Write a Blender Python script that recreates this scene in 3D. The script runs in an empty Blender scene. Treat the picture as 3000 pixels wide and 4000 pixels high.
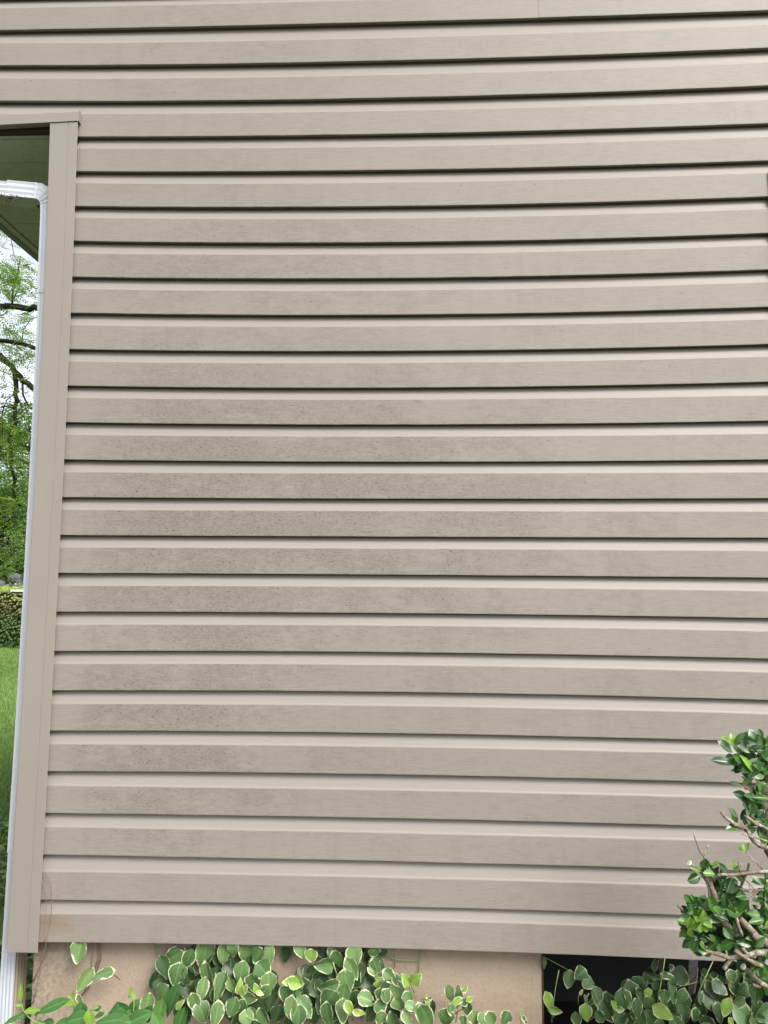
import bpy, math, random
import numpy as np
from mathutils import Vector, Matrix, noise

sc = bpy.context.scene
COL = sc.collection
R_ = random.Random(7)

# ------------------------------------------------------------------ camera
cam_d = bpy.data.cameras.new("camera"); cam = bpy.data.objects.new("camera", cam_d); COL.objects.link(cam)
CF = Vector((-0.0403, 0.9947, 0.0942)).normalized()
CR = Vector((0.9992, 0.0398, 0.0073)).normalized()
CU = CR.cross(CF).normalized(); CR = CF.cross(CU).normalized()
CP = Vector((0.0, -2.1435, 1.5708)); FPX = 2864.15
cam.matrix_world = Matrix(((CR.x, CU.x, -CF.x, CP.x), (CR.y, CU.y, -CF.y, CP.y), (CR.z, CU.z, -CF.z, CP.z), (0, 0, 0, 1)))
cam_d.sensor_fit = 'VERTICAL'; cam_d.sensor_height = 36; cam_d.sensor_width = 27
cam_d.lens = 36 * FPX / 4000; cam_d.clip_start = 0.05; cam_d.clip_end = 600
sc.camera = cam

# ------------------------------------------------------------------ sky, sun, exposure
SUN_EL, SUN_AZ = math.radians(48), math.radians(38)      # azimuth measured from -Y towards +X
w = bpy.data.worlds.new("World"); sc.world = w; w.use_nodes = True
nt = w.node_tree; bg = nt.nodes['Background']
sky = nt.nodes.new('ShaderNodeTexSky'); sky.sky_type = 'NISHITA'; sky.sun_disc = False
sky.sun_elevation = SUN_EL; sky.sun_rotation = math.radians(180) - SUN_AZ
sky.air_density = 1.0; sky.dust_density = 4.0; sky.ozone_density = 1.0
hs = nt.nodes.new('ShaderNodeHueSaturation'); hs.inputs['Saturation'].default_value = 0.30
nt.links.new(sky.outputs[0], hs.inputs['Color']); nt.links.new(hs.outputs[0], bg.inputs[0])
bg.inputs[1].default_value = 0.15
sd = bpy.data.lights.new("sun", 'SUN'); so = bpy.data.objects.new("sun", sd); COL.objects.link(so)
sd.energy = 1.7; sd.angle = math.radians(25); sd.color = (1.0, 0.95, 0.88)
sv = Vector((math.sin(SUN_AZ) * math.cos(SUN_EL), -math.cos(SUN_AZ) * math.cos(SUN_EL), math.sin(SUN_EL)))
so.rotation_euler = sv.to_track_quat('Z', 'Y').to_euler()
sc.view_settings.view_transform = 'Standard'; sc.view_settings.look = 'None'
sc.view_settings.gamma = 1; sc.view_settings.exposure = 1.15

# ------------------------------------------------------------------ helpers
def ray(x, y): return CF + CR * ((x - 1500) / FPX) - CU * ((y - 2000) / FPX)
def onY(x, y, Y=0.0):
    v = ray(x, y); return CP + v * ((Y - CP.y) / v.y)
def onZ(x, y, Z):
    v = ray(x, y); return CP + v * ((Z - CP.z) / v.z)

def tag(o, label=None, cat=None, group=None, kind=None):
    if label: o['label'] = label
    if cat: o['category'] = cat
    if group: o['group'] = group
    if kind: o['kind'] = kind
    return o
def empty(name, loc=(0, 0, 0)):
    o = bpy.data.objects.new(name, None); o.empty_display_size = 0.1; o.location = loc; COL.objects.link(o); return o

class MB:
    def __init__(s): s.v = []; s.f = []; s.m = []; s.at = {}
    def add(s, vs, fs, mi=0):
        b = len(s.v); s.v += [tuple(p) for p in vs]; s.f += [tuple(b + i for i in f) for f in fs]; s.m += [mi] * len(fs)
    def box(s, x0, x1, y0, y1, z0, z1, mi=0):
        s.hexa([(x0, y0, z0), (x1, y0, z0), (x1, y1, z0), (x0, y1, z0), (x0, y0, z1), (x1, y0, z1), (x1, y1, z1), (x0, y1, z1)], mi)
    def hexa(s, p, mi=0):
        s.add(p, [(0, 3, 2, 1), (4, 5, 6, 7), (0, 1, 5, 4), (1, 2, 6, 5), (2, 3, 7, 6), (3, 0, 4, 7)], mi)
    def tube(s, pts, rad, seg=8, mi=0, rough=0.0, rr=R_, cap=True):
        pts = [Vector(p) for p in pts]; n = len(pts)
        if not isinstance(rad, (list, tuple)): rad = [rad] * n
        rings = []; up = None
        for i, p in enumerate(pts):
            t = (pts[min(i + 1, n - 1)] - pts[max(i - 1, 0)]).normalized()
            if up is None:
                up = t.cross(Vector((0.31, 0.2, 0.93)))
                if up.length < 1e-3: up = t.cross(Vector((1, 0, 0)))
                up.normalize()
            up = (up - t * up.dot(t)).normalized(); bi = t.cross(up)
            rings.append([p + (up * math.cos(2 * math.pi * k / seg) + bi * math.sin(2 * math.pi * k / seg)) * rad[i] * (1 + rr.uniform(-rough, rough)) for k in range(seg)])
        vs = [v for r in rings for v in r]; fs = []
        for i in range(n - 1):
            for k in range(seg):
                k2 = (k + 1) % seg
                fs.append((i * seg + k, i * seg + k2, (i + 1) * seg + k2, (i + 1) * seg + k))
        if cap: fs.append(tuple(reversed(range(seg)))); fs.append(tuple((n - 1) * seg + k for k in range(seg)))
        s.add(vs, fs, mi)
    def sweep(s, pts, prof_fn, mi=0, side=Vector((0, 1, 0))):
        """rectangular duct: prof_fn(i) -> list of (a,b) section points; a along side, b along tangent x side"""
        pts = [Vector(p) for p in pts]; n = len(pts); vs = []; m = None
        for i, p in enumerate(pts):
            t = (pts[min(i + 1, n - 1)] - pts[max(i - 1, 0)]).normalized()
            a = (side - t * side.dot(t)).normalized(); b = t.cross(a)
            pr = prof_fn(i); m = len(pr)
            vs += [p + a * q[0] + b * q[1] for q in pr]
        fs = []
        for i in range(n - 1):
            for k in range(m):
                k2 = (k + 1) % m; fs.append((i * m + k, (i + 1) * m + k, (i + 1) * m + k2, i * m + k2))
        fs.append(tuple(range(m))); fs.append(tuple((n - 1) * m + k for k in reversed(range(m))))
        s.add(vs, fs, mi)
    def build(s, name, mats, parent=None, smooth=False):
        me = bpy.data.meshes.new(name); me.from_pydata(s.v, [], s.f)
        if not isinstance(mats, (list, tuple)): mats = [mats]
        for m in mats: me.materials.append(m)
        if len(mats) > 1: me.polygons.foreach_set('material_index', s.m)
        if smooth: me.polygons.foreach_set('use_smooth', [True] * len(me.polygons))
        for k, a in s.at.items():
            at = me.attributes.new(k, 'FLOAT', 'POINT'); at.data.foreach_set('value', a)
        me.update(); o = bpy.data.objects.new(name, me); COL.objects.link(o)
        if parent: o.parent = parent; o.matrix_parent_inverse = Matrix.Translation(-parent.location)
        return o

SH = {'heart': lambda v: 0.03 + 1.0 * math.sin(math.pi * min(1, v ** 0.62)) ** 0.72 * (1 - 0.12 * v),
      'ellip': lambda v: 0.02 + math.sin(math.pi * v) ** 0.8,
      'lance': lambda v: 0.02 + math.sin(math.pi * v ** 0.75) ** 1.1,
      'obov': lambda v: 0.03 + math.sin(math.pi * v ** 1.35) ** 0.75}
class Leaves(MB):
    def __init__(s): super().__init__(); s.at = {'edge': [], 'rnd': [], 'mid': []}
    def leaf(s, base, tip, nrm, L, W, shape='heart', cup=0.15, bend=0.1, nu=6, nv=7, rr=R_, r=None, wav=0.0):
        tip = Vector(tip).normalized(); nrm = Vector(nrm); nrm = (nrm - tip * nrm.dot(tip)).normalized(); sd_ = tip.cross(nrm)
        base = Vector(base); fn = SH[shape]; r = rr.random() if r is None else r; b = len(s.v); ph = rr.uniform(0, 6)
        for j in range(nv + 1):
            v = j / nv
            hw = fn(v) * W * 0.5 if j < nv else W * 0.01
            back = 0.0
            for i in range(nu + 1):
                u = -1 + 2 * i / nu
                if shape == 'heart' and v < 0.2: back = -(abs(u)) * L * 0.09 * (1 - v / 0.2)
                p = base + tip * (v * L + back) + sd_ * (u * hw) + nrm * (cup * abs(u) * hw - bend * L * v * v + wav * W * math.sin(7 * v + ph) * u * u)
                s.v.append(tuple(p)); s.at['edge'].append(min((1 - abs(u)) * max(hw, .0), (1 - v) * L * 0.55 + .0)); s.at['rnd'].append(r)
                s.at['mid'].append(abs(u))
        for j in range(nv):
            for i in range(nu):
                a = b + j * (nu + 1) + i; s.f.append((a, a + 1, a + nu + 2, a + nu + 1)); s.m.append(0)
    def card(s, c, a, b_, r, mi=0):
        """simple folded leaf of 2 quads for distant foliage"""
        k = len(s.v); n = a.cross(b_).normalized() * b_.length * 0.35
        for p in (c - a, c - b_ + n, c + a, c + b_ + n): s.v.append(tuple(p)); s.at['edge'].append(1.0); s.at['rnd'].append(r); s.at['mid'].append(.5)
        s.f += [(k, k + 1, k + 2), (k, k + 2, k + 3)]; s.m += [mi, mi]

# ---- materials
class NT:
    def __init__(s, name):
        s.m = bpy.data.materials.new(name); s.m.use_nodes = True; s.t = s.m.node_tree
        s.b = s.t.nodes['Principled BSDF']; s.out = s.t.nodes['Material Output']; s.tc = None
    def n(s, ty, **k):
        nd = s.t.nodes.new(ty)
        for a, v in k.items():
            if a in nd.inputs: nd.inputs[a].default_value = v
            else: setattr(nd, a, v)
        return nd
    def l(s, a, b): s.t.links.new(a, b)
    def coord(s, scale=(1, 1, 1), kind='Object'):
        tc = s.n('ShaderNodeTexCoord'); mp = s.n('ShaderNodeMapping'); mp.inputs['Scale'].default_value = scale
        s.l(tc.outputs[kind], mp.inputs[0]); return mp.outputs[0]
    def noise(s, scale, detail=3, rough=.5, vec=None, dist=0.0):
        nd = s.n('ShaderNodeTexNoise'); nd.inputs['Scale'].default_value = scale; nd.inputs['Detail'].default_value = detail
        nd.inputs['Roughness'].default_value = rough; nd.inputs['Distortion'].default_value = dist
        if vec is not None: s.l(vec, nd.inputs['Vector'])
        return nd.outputs['Fac']
    def ramp(s, fac, stops):
        r = s.n('ShaderNodeValToRGB'); e = r.color_ramp.elements
        while len(e) < len(stops): e.new(0.5)
        for i, (p, c) in enumerate(stops):
            e[i].position = p; e[i].color = (c, c, c, 1) if isinstance(c, (int, float)) else (*c, 1)
        s.l(fac, r.inputs[0]); return r.outputs[0]
    def mix(s, f, a, b, mode='MIX'):
        m = s.n('ShaderNodeMix', data_type='RGBA', blend_type=mode)
        for idx, v in ((0, f), (6, a), (7, b)):
            if isinstance(v, bpy.types.NodeSocket): s.l(v, m.inputs[idx])
            elif idx == 0: m.inputs[0].default_value = v
            else: m.inputs[idx].default_value = (*v, 1)
        return m.outputs[2]
    def math(s, op, a, b=0.0, c=None, clamp=False):
        m = s.n('ShaderNodeMath', operation=op, use_clamp=clamp)
        for i, v in enumerate((a, b) if c is None else (a, b, c)):
            if isinstance(v, bpy.types.NodeSocket): s.l(v, m.inputs[i])
            else: m.inputs[i].default_value = v
        return m.outputs[0]
    def base(s, c):
        if isinstance(c, bpy.types.NodeSocket): s.l(c, s.b.inputs['Base Color'])
        else: s.b.inputs['Base Color'].default_value = (*c, 1)
    def bump(s, h, dist=.001, strength=.5):
        b = s.n('ShaderNodeBump'); b.inputs['Distance'].default_value = dist; b.inputs['Strength'].default_value = strength
        s.l(h, b.inputs['Height']); s.l(b.outputs[0], s.b.inputs['Normal'])
    def set(s, rough=.5, spec=.5, metal=0.0):
        s.b.inputs['Roughness'].default_value = rough; s.b.inputs['Specular IOR Level'].default_value = spec; s.b.inputs['Metallic'].default_value = metal
    def attr(s, name):
        a = s.n('ShaderNodeAttribute', attribute_name=name); return a.outputs['Fac']
    def translucent(s, col, f=.3):
        tr = s.n('ShaderNodeBsdfTranslucent')
        if isinstance(col, bpy.types.NodeSocket): s.l(col, tr.inputs[0])
        else: tr.inputs[0].default_value = (*col, 1)
        mx = s.n('ShaderNodeMixShader'); mx.inputs[0].default_value = f
        s.l(s.b.outputs[0], mx.inputs[1]); s.l(tr.outputs[0], mx.inputs[2]); s.l(mx.outputs[0], s.out.inputs[0])

def siding_mat(name, mildew):
    SIDE_C = (.221, .197, .173) if mildew else (.212, .190, .171)
    t = NT(name); o = t.coord()
    big = t.noise(1.3, 3, .5, o)
    c = t.mix(t.ramp(big, [(.3, 0.0), (.7, 1.0)]), (SIDE_C[0] * .965, SIDE_C[1] * .97, SIDE_C[2] * .965), (SIDE_C[0] * 1.03, SIDE_C[1] * 1.03, SIDE_C[2] * 1.04))
    grain = t.noise(1.0, 6, .72, t.coord((20, 60, 260)), .25)
    if mildew:
        sx = t.n('ShaderNodeSeparateXYZ'); t.l(o, sx.inputs[0])
        X, Z = sx.outputs[0], sx.outputs[2]
        def blob(cx, cz, rx, rz, amp):
            a = t.math('MULTIPLY', t.math('SUBTRACT', X, cx), 1 / rx); b = t.math('MULTIPLY', t.math('SUBTRACT', Z, cz), 1 / rz)
            e = t.math('ADD', t.math('MULTIPLY', a, a), t.math('MULTIPLY', b, b))
            return t.math('MULTIPLY', t.math('POWER', 2.718, t.math('MULTIPLY', e, -1.0)), amp)
        env = None
        for args in ((-.62, 1.75, .60, .70, .95), (-.15, 1.8, .75, .55, .85), (-.72, 1.15, .48, .48, .80), (.62, 1.68, .35, .32, .42), (-.5, 2.50, .70, .40, .62), (-.9, 3.2, 1.3, .40, .42), (-.3, 1.2, .55, .35, .45), (.5, 2.2, .6, .4, .32)):
            b = blob(*args); env = b if env is None else t.math('MAXIMUM', env, b)
        # fades out next to the corner post
        edge = t.ramp(t.math('ADD', t.math('MULTIPLY', X, 1.0), 1.45), [(.40, .1), (.50, 1.0)])
        n1 = t.noise(4.6, 4, .6, t.coord((1, 1, 1.5)), .5)
        n2 = t.noise(1.0, 8, .80, t.coord((20, 20, 52)), .5)
        env = t.math('MULTIPLY', t.math('MAXIMUM', env, .26), edge)
        mask = t.ramp(t.math('ADD', t.math('ADD', t.math('MULTIPLY', n1, .42), t.math('MULTIPLY', n2, .66)), t.math('MULTIPLY', env, .17)), [(.575, 0.0), (.70, 1.0)])
        fine = t.ramp(t.noise(1.0, 5, .8, t.coord((120, 120, 300)), .5), [(.43, 0.0), (.57, 1.0)])
        speck = t.ramp(t.noise(1.0, 5, .8, t.coord((95, 95, 400)), .3), [(.56, 0.0), (.63, 1.0)])
        haze = t.math('MULTIPLY', t.math('MULTIPLY', t.math('POWER', env, .6), mask), t.math('ADD', .28, t.math('MULTIPLY', fine, .80)))
        c = t.mix(t.math('MULTIPLY', haze, .70, clamp=True), c, (.122, .113, .089))
        sp = t.math('MULTIPLY', t.math('MULTIPLY', speck, t.math('ADD', t.math('MULTIPLY', env, mask), t.math('MULTIPLY', env, .40))), 1.15, clamp=True)
        c = t.mix(sp, c, (.055, .050, .037))
        # thin general grime film higher up on the wall
        up = t.ramp(t.math('MULTIPLY', Z, .25), [(.42, 0.0), (.80, .34)])
        film = t.ramp(t.noise(1.0, 5, .6, t.coord((5, 5, 16)), .5), [(.35, .35), (.65, 1.0)])
        c = t.mix(t.math('MULTIPLY', up, film), c, (.165, .158, .118))
        # sparse dirt specks everywhere
        s2 = t.ramp(t.noise(1.0, 2, .5, t.coord((75, 75, 120))), [(.715, 0.0), (.75, .75)])
        c = t.mix(s2, c, (.08, .07, .05))
        # brown stain at lower left corner
        br = t.math('MULTIPLY', blob(-1.03, .60, .075, .028, 1.0), t.ramp(t.noise(1.0, 3, .5, t.coord((12, 12, 60))), [(.3, .25), (.65, 1.0)]))
        c = t.mix(t.math('MULTIPLY', br, .75, clamp=True), c, (.17, .10, .055))
        gr = t.ramp(grain, [(.3, 0.88), (.68, 1.06)])
        c = t.mix(1.0, c, gr, 'MULTIPLY')
        # panels of two courses from different batches and exposures
        wn = t.n('ShaderNodeTexWhiteNoise', noise_dimensions='1D'); t.l(t.math('FLOOR', t.math('MULTIPLY', t.math('ADD', Z, .02), 4.383)), wn.inputs['W'])
        c = t.mix(1.0, c, t.ramp(wn.outputs['Value'], [(0, .965), (1, 1.0)]), 'MULTIPLY')
        # fine dust collected along the bottom lip and in faint vertical runs
        run = t.ramp(t.noise(1.0, 4, .65, t.coord((26, 26, 2.2)), .2), [(.52, 0.0), (.72, .22)])
        c = t.mix(run, c, (.150, .136, .110))
    t.base(c); t.set(.52, .32); t.bump(grain, .0009, .5)
    return t.m
M_face = siding_mat('siding_face_vinyl', True)
M_cove = siding_mat('siding_cove_vinyl', False)
def simple(name, col, rough=.5, spec=.4, n=(8, 3, .5), var=.08, bump=None, scale=(1, 1, 1), metal=0.0, dirt=None):
    t = NT(name); o = t.coord(scale); f = t.noise(n[0], n[1], n[2], o)
    lo = tuple(x * (1 - var) for x in col); hi = tuple(min(1, x * (1 + var)) for x in col)
    c = t.mix(t.ramp(f, [(.3, 0.0), (.7, 1.0)]), lo, hi)
    if dirt:
        d = t.ramp(t.noise(dirt[1], 5, .65, o, .3), [(dirt[2], 0.0), (dirt[3], 1.0)]); c = t.mix(d, c, dirt[0])
    t.base(c); t.set(rough, spec, metal)
    if bump: t.bump(t.noise(bump[0], 4, .6, o), bump[1], .6)
    return t.m
M_trim = simple('trim_vinyl', (.212, .190, .168), .5, .35, (3, 4, .6), .05, dirt=((.14, .125, .10), 150, .70, .76), scale=(1, 1, .6))
M_white = simple('downspout_white_aluminium', (.40, .425, .465), .45, .45, (14, 5, .6), .06, dirt=((.40, .42, .42), 60, .62, .75), scale=(1, 1, .12))
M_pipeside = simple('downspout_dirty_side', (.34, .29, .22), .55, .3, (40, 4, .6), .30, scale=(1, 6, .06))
M_soffit = simple('soffit_panel', (.43, .43, .36), .6, .25, (40, 4, .6), .12)
M_gutter = simple('gutter_metal', (.13, .135, .16), .45, .4, (10, 3, .5), .1)  # white gutter coloured dark, its backlit shade put into the colour
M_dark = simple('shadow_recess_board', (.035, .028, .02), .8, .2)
M_found = None
t = NT('stucco_foundation'); o = t.coord(); sx = t.n('ShaderNodeSeparateXYZ'); t.l(o, sx.inputs[0])
f1 = t.noise(6, 5, .6, o, .4); f2 = t.noise(70, 5, .7, o); f3 = t.noise(190, 3, .6, o)
c = t.mix(t.ramp(f1, [(.3, 0.0), (.7, 1.0)]), (.285, .222, .162), (.365, .293, .226))
c = t.mix(t.ramp(f2, [(.55, 0.0), (.72, .6)]), c, (.20, .158, .115))
c = t.mix(t.ramp(f3, [(.25, .5), (.42, 0.0)]), c, (.42, .36, .29))
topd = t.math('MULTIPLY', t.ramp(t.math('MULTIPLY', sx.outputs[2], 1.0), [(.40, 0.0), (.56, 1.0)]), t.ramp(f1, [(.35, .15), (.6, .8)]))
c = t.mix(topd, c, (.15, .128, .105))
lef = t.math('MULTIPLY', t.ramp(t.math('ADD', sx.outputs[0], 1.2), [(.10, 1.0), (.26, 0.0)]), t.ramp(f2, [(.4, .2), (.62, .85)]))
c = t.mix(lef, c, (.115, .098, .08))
t.base(c); t.set(.9, .15); t.bump(t.math('ADD', t.math('MULTIPLY', f2, .6), t.math('MULTIPLY', f3, .5)), .004, .5); M_found = t.m
M_void = simple('crawlspace_darkness', (.018, .019, .02), .95, .1)  # near-black walls, the shade inside the opening put into the colour
M_strip = simple('torn_grey_membrane', (.20, .19, .19), .8, .2, (90, 4, .7), .35, bump=(120, .002))
M_edge = simple('torn_edge', (.42, .38, .33), .85, .2, (60, 4, .7), .3)
M_glass = NT('window_glass'); M_glass.base((.02, .025, .03)); M_glass.set(.05, .8); M_glass = M_glass.m
M_shingle = simple('roof_shingle', (.06, .058, .055), .9, .2, (60, 4, .6), .3)

def leaf_mat(name, c0, c1, young=None, edge=None, rough=.4, spec=.5, tr=.2, vein=0.1, tcol=None):
    t = NT(name); r = t.attr('rnd'); o = t.coord()
    c = t.mix(t.ramp(r, [(.1, 0.0), (.8, 1.0)]), c0, c1)
    if young: c = t.mix(t.ramp(r, [(.82, 0.0), (.9, 1.0)]), c, young)
    c = t.mix(t.ramp(t.noise(60, 4, .6, o), [(.35, .22), (.65, 0.0)]), c, tuple(x * .55 for x in c0))
    c = t.mix(t.math('MULTIPLY', t.ramp(t.noise(130, 3, .6, o), [(.55, 0.0), (.75, 1.0)]), .25), c, c1)
    if vein: c = t.mix(t.math('MULTIPLY', t.ramp(t.attr('mid'), [(.02, 1.0), (.14, 0.0)]), vein), c, tuple(min(1, x * 2.2 + .03) for x in c1))
    if edge:
        e = t.math('ADD', t.attr('edge'), t.math('MULTIPLY', t.math('SUBTRACT', t.noise(48, 4, .6, o), .5), .0200))
        c = t.mix(t.ramp(t.math('MULTIPLY', e, 100.0), [(edge[1], 1.0), (edge[1] + .10, 0.0)]), c, edge[0])
    t.base(c); t.set(rough, spec); t.translucent(c if tcol is None else tcol, tr)
    return t.m
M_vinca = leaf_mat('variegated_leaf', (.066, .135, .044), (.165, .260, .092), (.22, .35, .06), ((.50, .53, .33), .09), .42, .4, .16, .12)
M_vincam = leaf_mat('variegated_leaf_shaded', (.026, .060, .020), (.072, .135, .046), (.14, .23, .045), ((.25, .29, .16), .07), .42, .4, .14, .12)  # darker copy of the leaf, shade of the opening put into its colour
M_vincad = leaf_mat('variegated_leaf_deep_shade', (.022, .050, .018), (.050, .098, .034), (.09, .15, .04), ((.19, .22, .12), .05), .42, .4, .12, .1)  # darkest copy, painted shade for leaves behind the front ones
M_weed = leaf_mat('weed_leaf', (.042, .125, .034), (.078, .18, .038), (.21, .34, .045), None, .45, .35, .22, .25)
M_weedy = leaf_mat('weed_leaf_young', (.16, .29, .04), (.22, .38, .055), None, None, .45, .35, .3, .2)
M_shrub = leaf_mat('evergreen_leaf', (.014, .048, .012), (.058, .140, .022), (.15, .28, .033), None, .30, .5, .10, .25)
M_bark = simple('shrub_bark', (.17, .135, .10), .9, .2, (90, 5, .7), .4, bump=(160, .004), dirt=((.31, .30, .265), 70, .52, .62))
M_barkd = simple('shrub_bark_dark', (.10, .082, .062), .9, .2, (120, 5, .7), .4, bump=(160, .004), dirt=((.24, .23, .18), 80, .55, .66))
M_twig = simple('vine_stem_brown', (.17, .115, .08), .85, .2, (60, 3, .6), .3)
M_gstem = simple('vine_stem_green', (.16, .24, .08), .6, .3, (40, 3, .6), .25)
M_cut = simple('cut_wood', (.62, .58, .52), .8, .2, (60, 3, .6), .15)
M_red = simple('withered_bud', (.45, .12, .05), .7, .3, (200, 3, .6), .4)
M_tbark = simple('tree_bark', (.022, .018, .015), .9, .15, (20, 5, .7), .4, bump=(25, .02))
M_tleaf = leaf_mat('pinnate_leaf', (.09, .18, .028), (.22, .37, .045), None, None, .45, .4, .5, 0)
M_fleaf = leaf_mat('woodland_leaf', (.016, .036, .011), (.055, .115, .022), (.14, .25, .035), None, .6, .3, .3, 0)
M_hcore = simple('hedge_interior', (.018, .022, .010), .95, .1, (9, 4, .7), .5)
M_rock = simple('grey_rock', (.085, .085, .09), .9, .2, (6, 6, .7), .5, bump=(5, .1))

# ------------------------------------------------------------------ setting: ground
t = NT('lawn_ground'); o = t.coord()
f = t.noise(.55, 5, .6, o); g = t.noise(14, 5, .65, o)
c = t.mix(t.ramp(f, [(.35, 0.0), (.65, 1.0)]), (.055, .066, .034), (.078, .088, .042))
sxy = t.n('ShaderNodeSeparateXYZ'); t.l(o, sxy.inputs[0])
c = t.mix(t.ramp(t.math('ADD', t.math('MULTIPLY', sxy.outputs[1], .05), t.math('MULTIPLY', f, .1)), [(.18, 0.0), (.34, 1.0)]), c, (.20, .28, .10))  # far lawn painted lighter as if sunlit, near lawn kept dark
c = t.mix(t.ramp(g, [(.35, .45), (.6, 0.0)]), c, (.055, .105, .025)); t.base(c); t.set(.9, .1); t.bump(g, .03, .6)
M_lawn = t.m
N = 60; g = MB(); vs = []; fs = []
for j in range(N + 1):
    for i in range(N + 1):
        X = -120 + 240 * i / N; Y = -60 + 260 * j / N
        z = 0.0
        if Y > 18: z = min(4.0, (Y - 18) * .07) + .3 * noise.noise(Vector((X * .07, Y * .07, 0)))
        vs.append((X, Y, z))
for j in range(N):
    for i in range(N):
        a = j * (N + 1) + i; fs.append((a, a + 1, a + N + 2, a + N + 1))
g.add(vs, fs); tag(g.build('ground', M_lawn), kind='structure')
M_soil = simple('soil', (.07, .05, .035), .95, .1, (12, 5, .7), .4, bump=(30, .02))
g = MB(); g.box(-1.6, 4.2, -0.9, .05, -.1, .012); tag(g.build('planting_bed', M_soil), kind='structure')

# ------------------------------------------------------------------ house
# butt heights of the courses (metres) left, middle, right of the wall as it sags
BZ = [(3.3192, 3.3188, 3.3237), (3.1934, 3.1895, 3.1987), (3.0716, 3.0662, 3.0757), (2.9530, 2.9476, 2.9554), (2.8381, 2.8305, 2.8370),
      (2.7233, 2.7141, 2.7227), (2.6099, 2.5993, 2.6081), (2.4950, 2.4862, 2.4956), (2.3805, 2.3718, 2.3811), (2.2667, 2.2595, 2.2686),
      (2.1530, 2.1469, 2.1559), (2.0404, 2.0350, 2.0412), (1.9271, 1.9232, 1.9279), (1.8142, 1.8131, 1.8161), (1.7010, 1.7013, 1.7027),
      (1.5890, 1.5904, 1.5894), (1.4760, 1.4791, 1.4762), (1.3622, 1.3673, 1.3632), (1.2488, 1.2547, 1.2491), (1.1336, 1.1390, 1.1337),
      (1.0190, 1.0245, 1.0200), (0.9008, 0.9042, 0.9007), (0.7850, 0.7871, 0.7841), (0.6624, 0.6660, 0.6619), (0.5485, 0.5541, 0.5455)]
def zline(i, X):
    if i < 0:
        s = max(0, 1 + i * .12); a, b, c = BZ[0]; a, b, c = (b + (a - b) * s, b, b + (c - b) * s); off = -i * .1143
    else: a, b, c = BZ[i]; off = 0
    x0, x1, x2 = -.86, -.012, .81; x = max(-1.35, min(1.25, X))
    L = a * (x - x1) * (x - x2) / ((x0 - x1) * (x0 - x2)) + b * (x - x0) * (x - x2) / ((x1 - x0) * (x1 - x2)) + c * (x - x0) * (x - x1) / ((x2 - x0) * (x2 - x1))
    return L + off
FACE_H = .0772
def course(mb, i, xs, X0z=None, dy=0.0, zmin=None, place=None):
    """one dutch-lap course; profile from the hook under the butt up behind the next butt"""
    n = len(xs); rows = []; mi = []
    for k, X in enumerate(xs):
        z0 = zline(i, X); zp = zline(i - 1, X); w_ = .0007 * noise.noise(Vector((X * 1.7, i * 3.1, 0))) + dy
        e = .0006 * noise.noise(Vector((X * 9, i * 7.7, 5)))
        ct = zp + .001
        pr = [(.0122, z0 + .013), (.0120, z0 + .0012), (.0016, z0 + e * .6), (.0003, z0 + .0006 + e), (0, z0 + .0024),
              (.0014, z0 + FACE_H - .002 + e), (.0021, z0 + FACE_H + .0004 + e), (.0044, z0 + FACE_H + .0045)]
        zb = z0 + FACE_H + .0045
        for q in (.25, .5, .75, 1.0):
            pr.append((.0044 + (.0188 - .0044) * (q ** 1.05), zb + (ct - zb) * q))
        pr.append((.0196, ct + .016))
        if zmin is not None: pr = [(y, max(z, zmin)) for y, z in pr]
        rows.append([(X, y + w_, z) for y, z in pr])
    m = len(rows[0]); mats = [0, 0, 0, 0, 0, 1, 1, 1, 1, 1, 1, 1]
    for j in range(m - 1):
        vs = []; fs = []
        for k in range(n): vs += [rows[k][j], rows[k][j + 1]]
        for k in range(n - 1): fs.append((2 * k, 2 * k + 2, 2 * k + 3, 2 * k + 1))
        if place: vs = [place(p) for p in vs]
        mb.add(vs, fs, mats[j])
house = tag(empty('house', (1.2, 3.0, 0)), 'two-tone house clad in beige dutch-lap siding stained with mildew above a tan stucco foundation', 'house')
def rng(a, b, st=.04):
    n = max(2, int((b - a) / st)); return [a + (b - a) * k / n for k in range(n + 1)]
RAKE = lambda X: 3.16 + (X + 1.80) * .70              # underside of the rake, left slope
RIDGE_X = 3.0
sid = MB()
SEAMX = onY(2110, 50).x
TRX = -1.062
for i in range(-48, 25):
    zt = zline(i - 1, 0)
    xl = TRX if i >= 4 else -1.80 + max(0, (zt - 3.16) / 1.2)
    xr = 4.1 if i >= 4 else min(4.1, 7.0 + .0 * i)
    if i < 0:
        xr = min(4.1, RIDGE_X + (RIDGE_X - xl))
    if xl > xr - .1: continue
    if i == 3:
        course(sid, i, rng(-1.80, TRX), zmin=3.0); course(sid, i, rng(TRX, xr))
    elif i == 0:
        course(sid, i, rng(xl, SEAMX)); course(sid, i, rng(SEAMX - .004, xr), dy=-.0011)
    else: course(sid, i, rng(xl, xr))
# backing sheathing
sid.box(-1.09, 4.1, .0235, .034, .56, 3.0, 1); sid.build('siding', [M_face, M_cove], house)
# side wall siding (round the corner)
s2 = MB(); rot = lambda p: (-1.105 + p[1], p[0], p[2])
for i in range(4, 25): course(s2, i, rng(.05, 8.0, .4), place=lambda p: (-1.125 + p[1], p[0] * -1 + 8.05, p[2]))
s2.box(-1.108, -1.09, .05, 8, .56, 3.0, 1); s2.build('side_siding', [M_face, M_cove], house)

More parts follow.
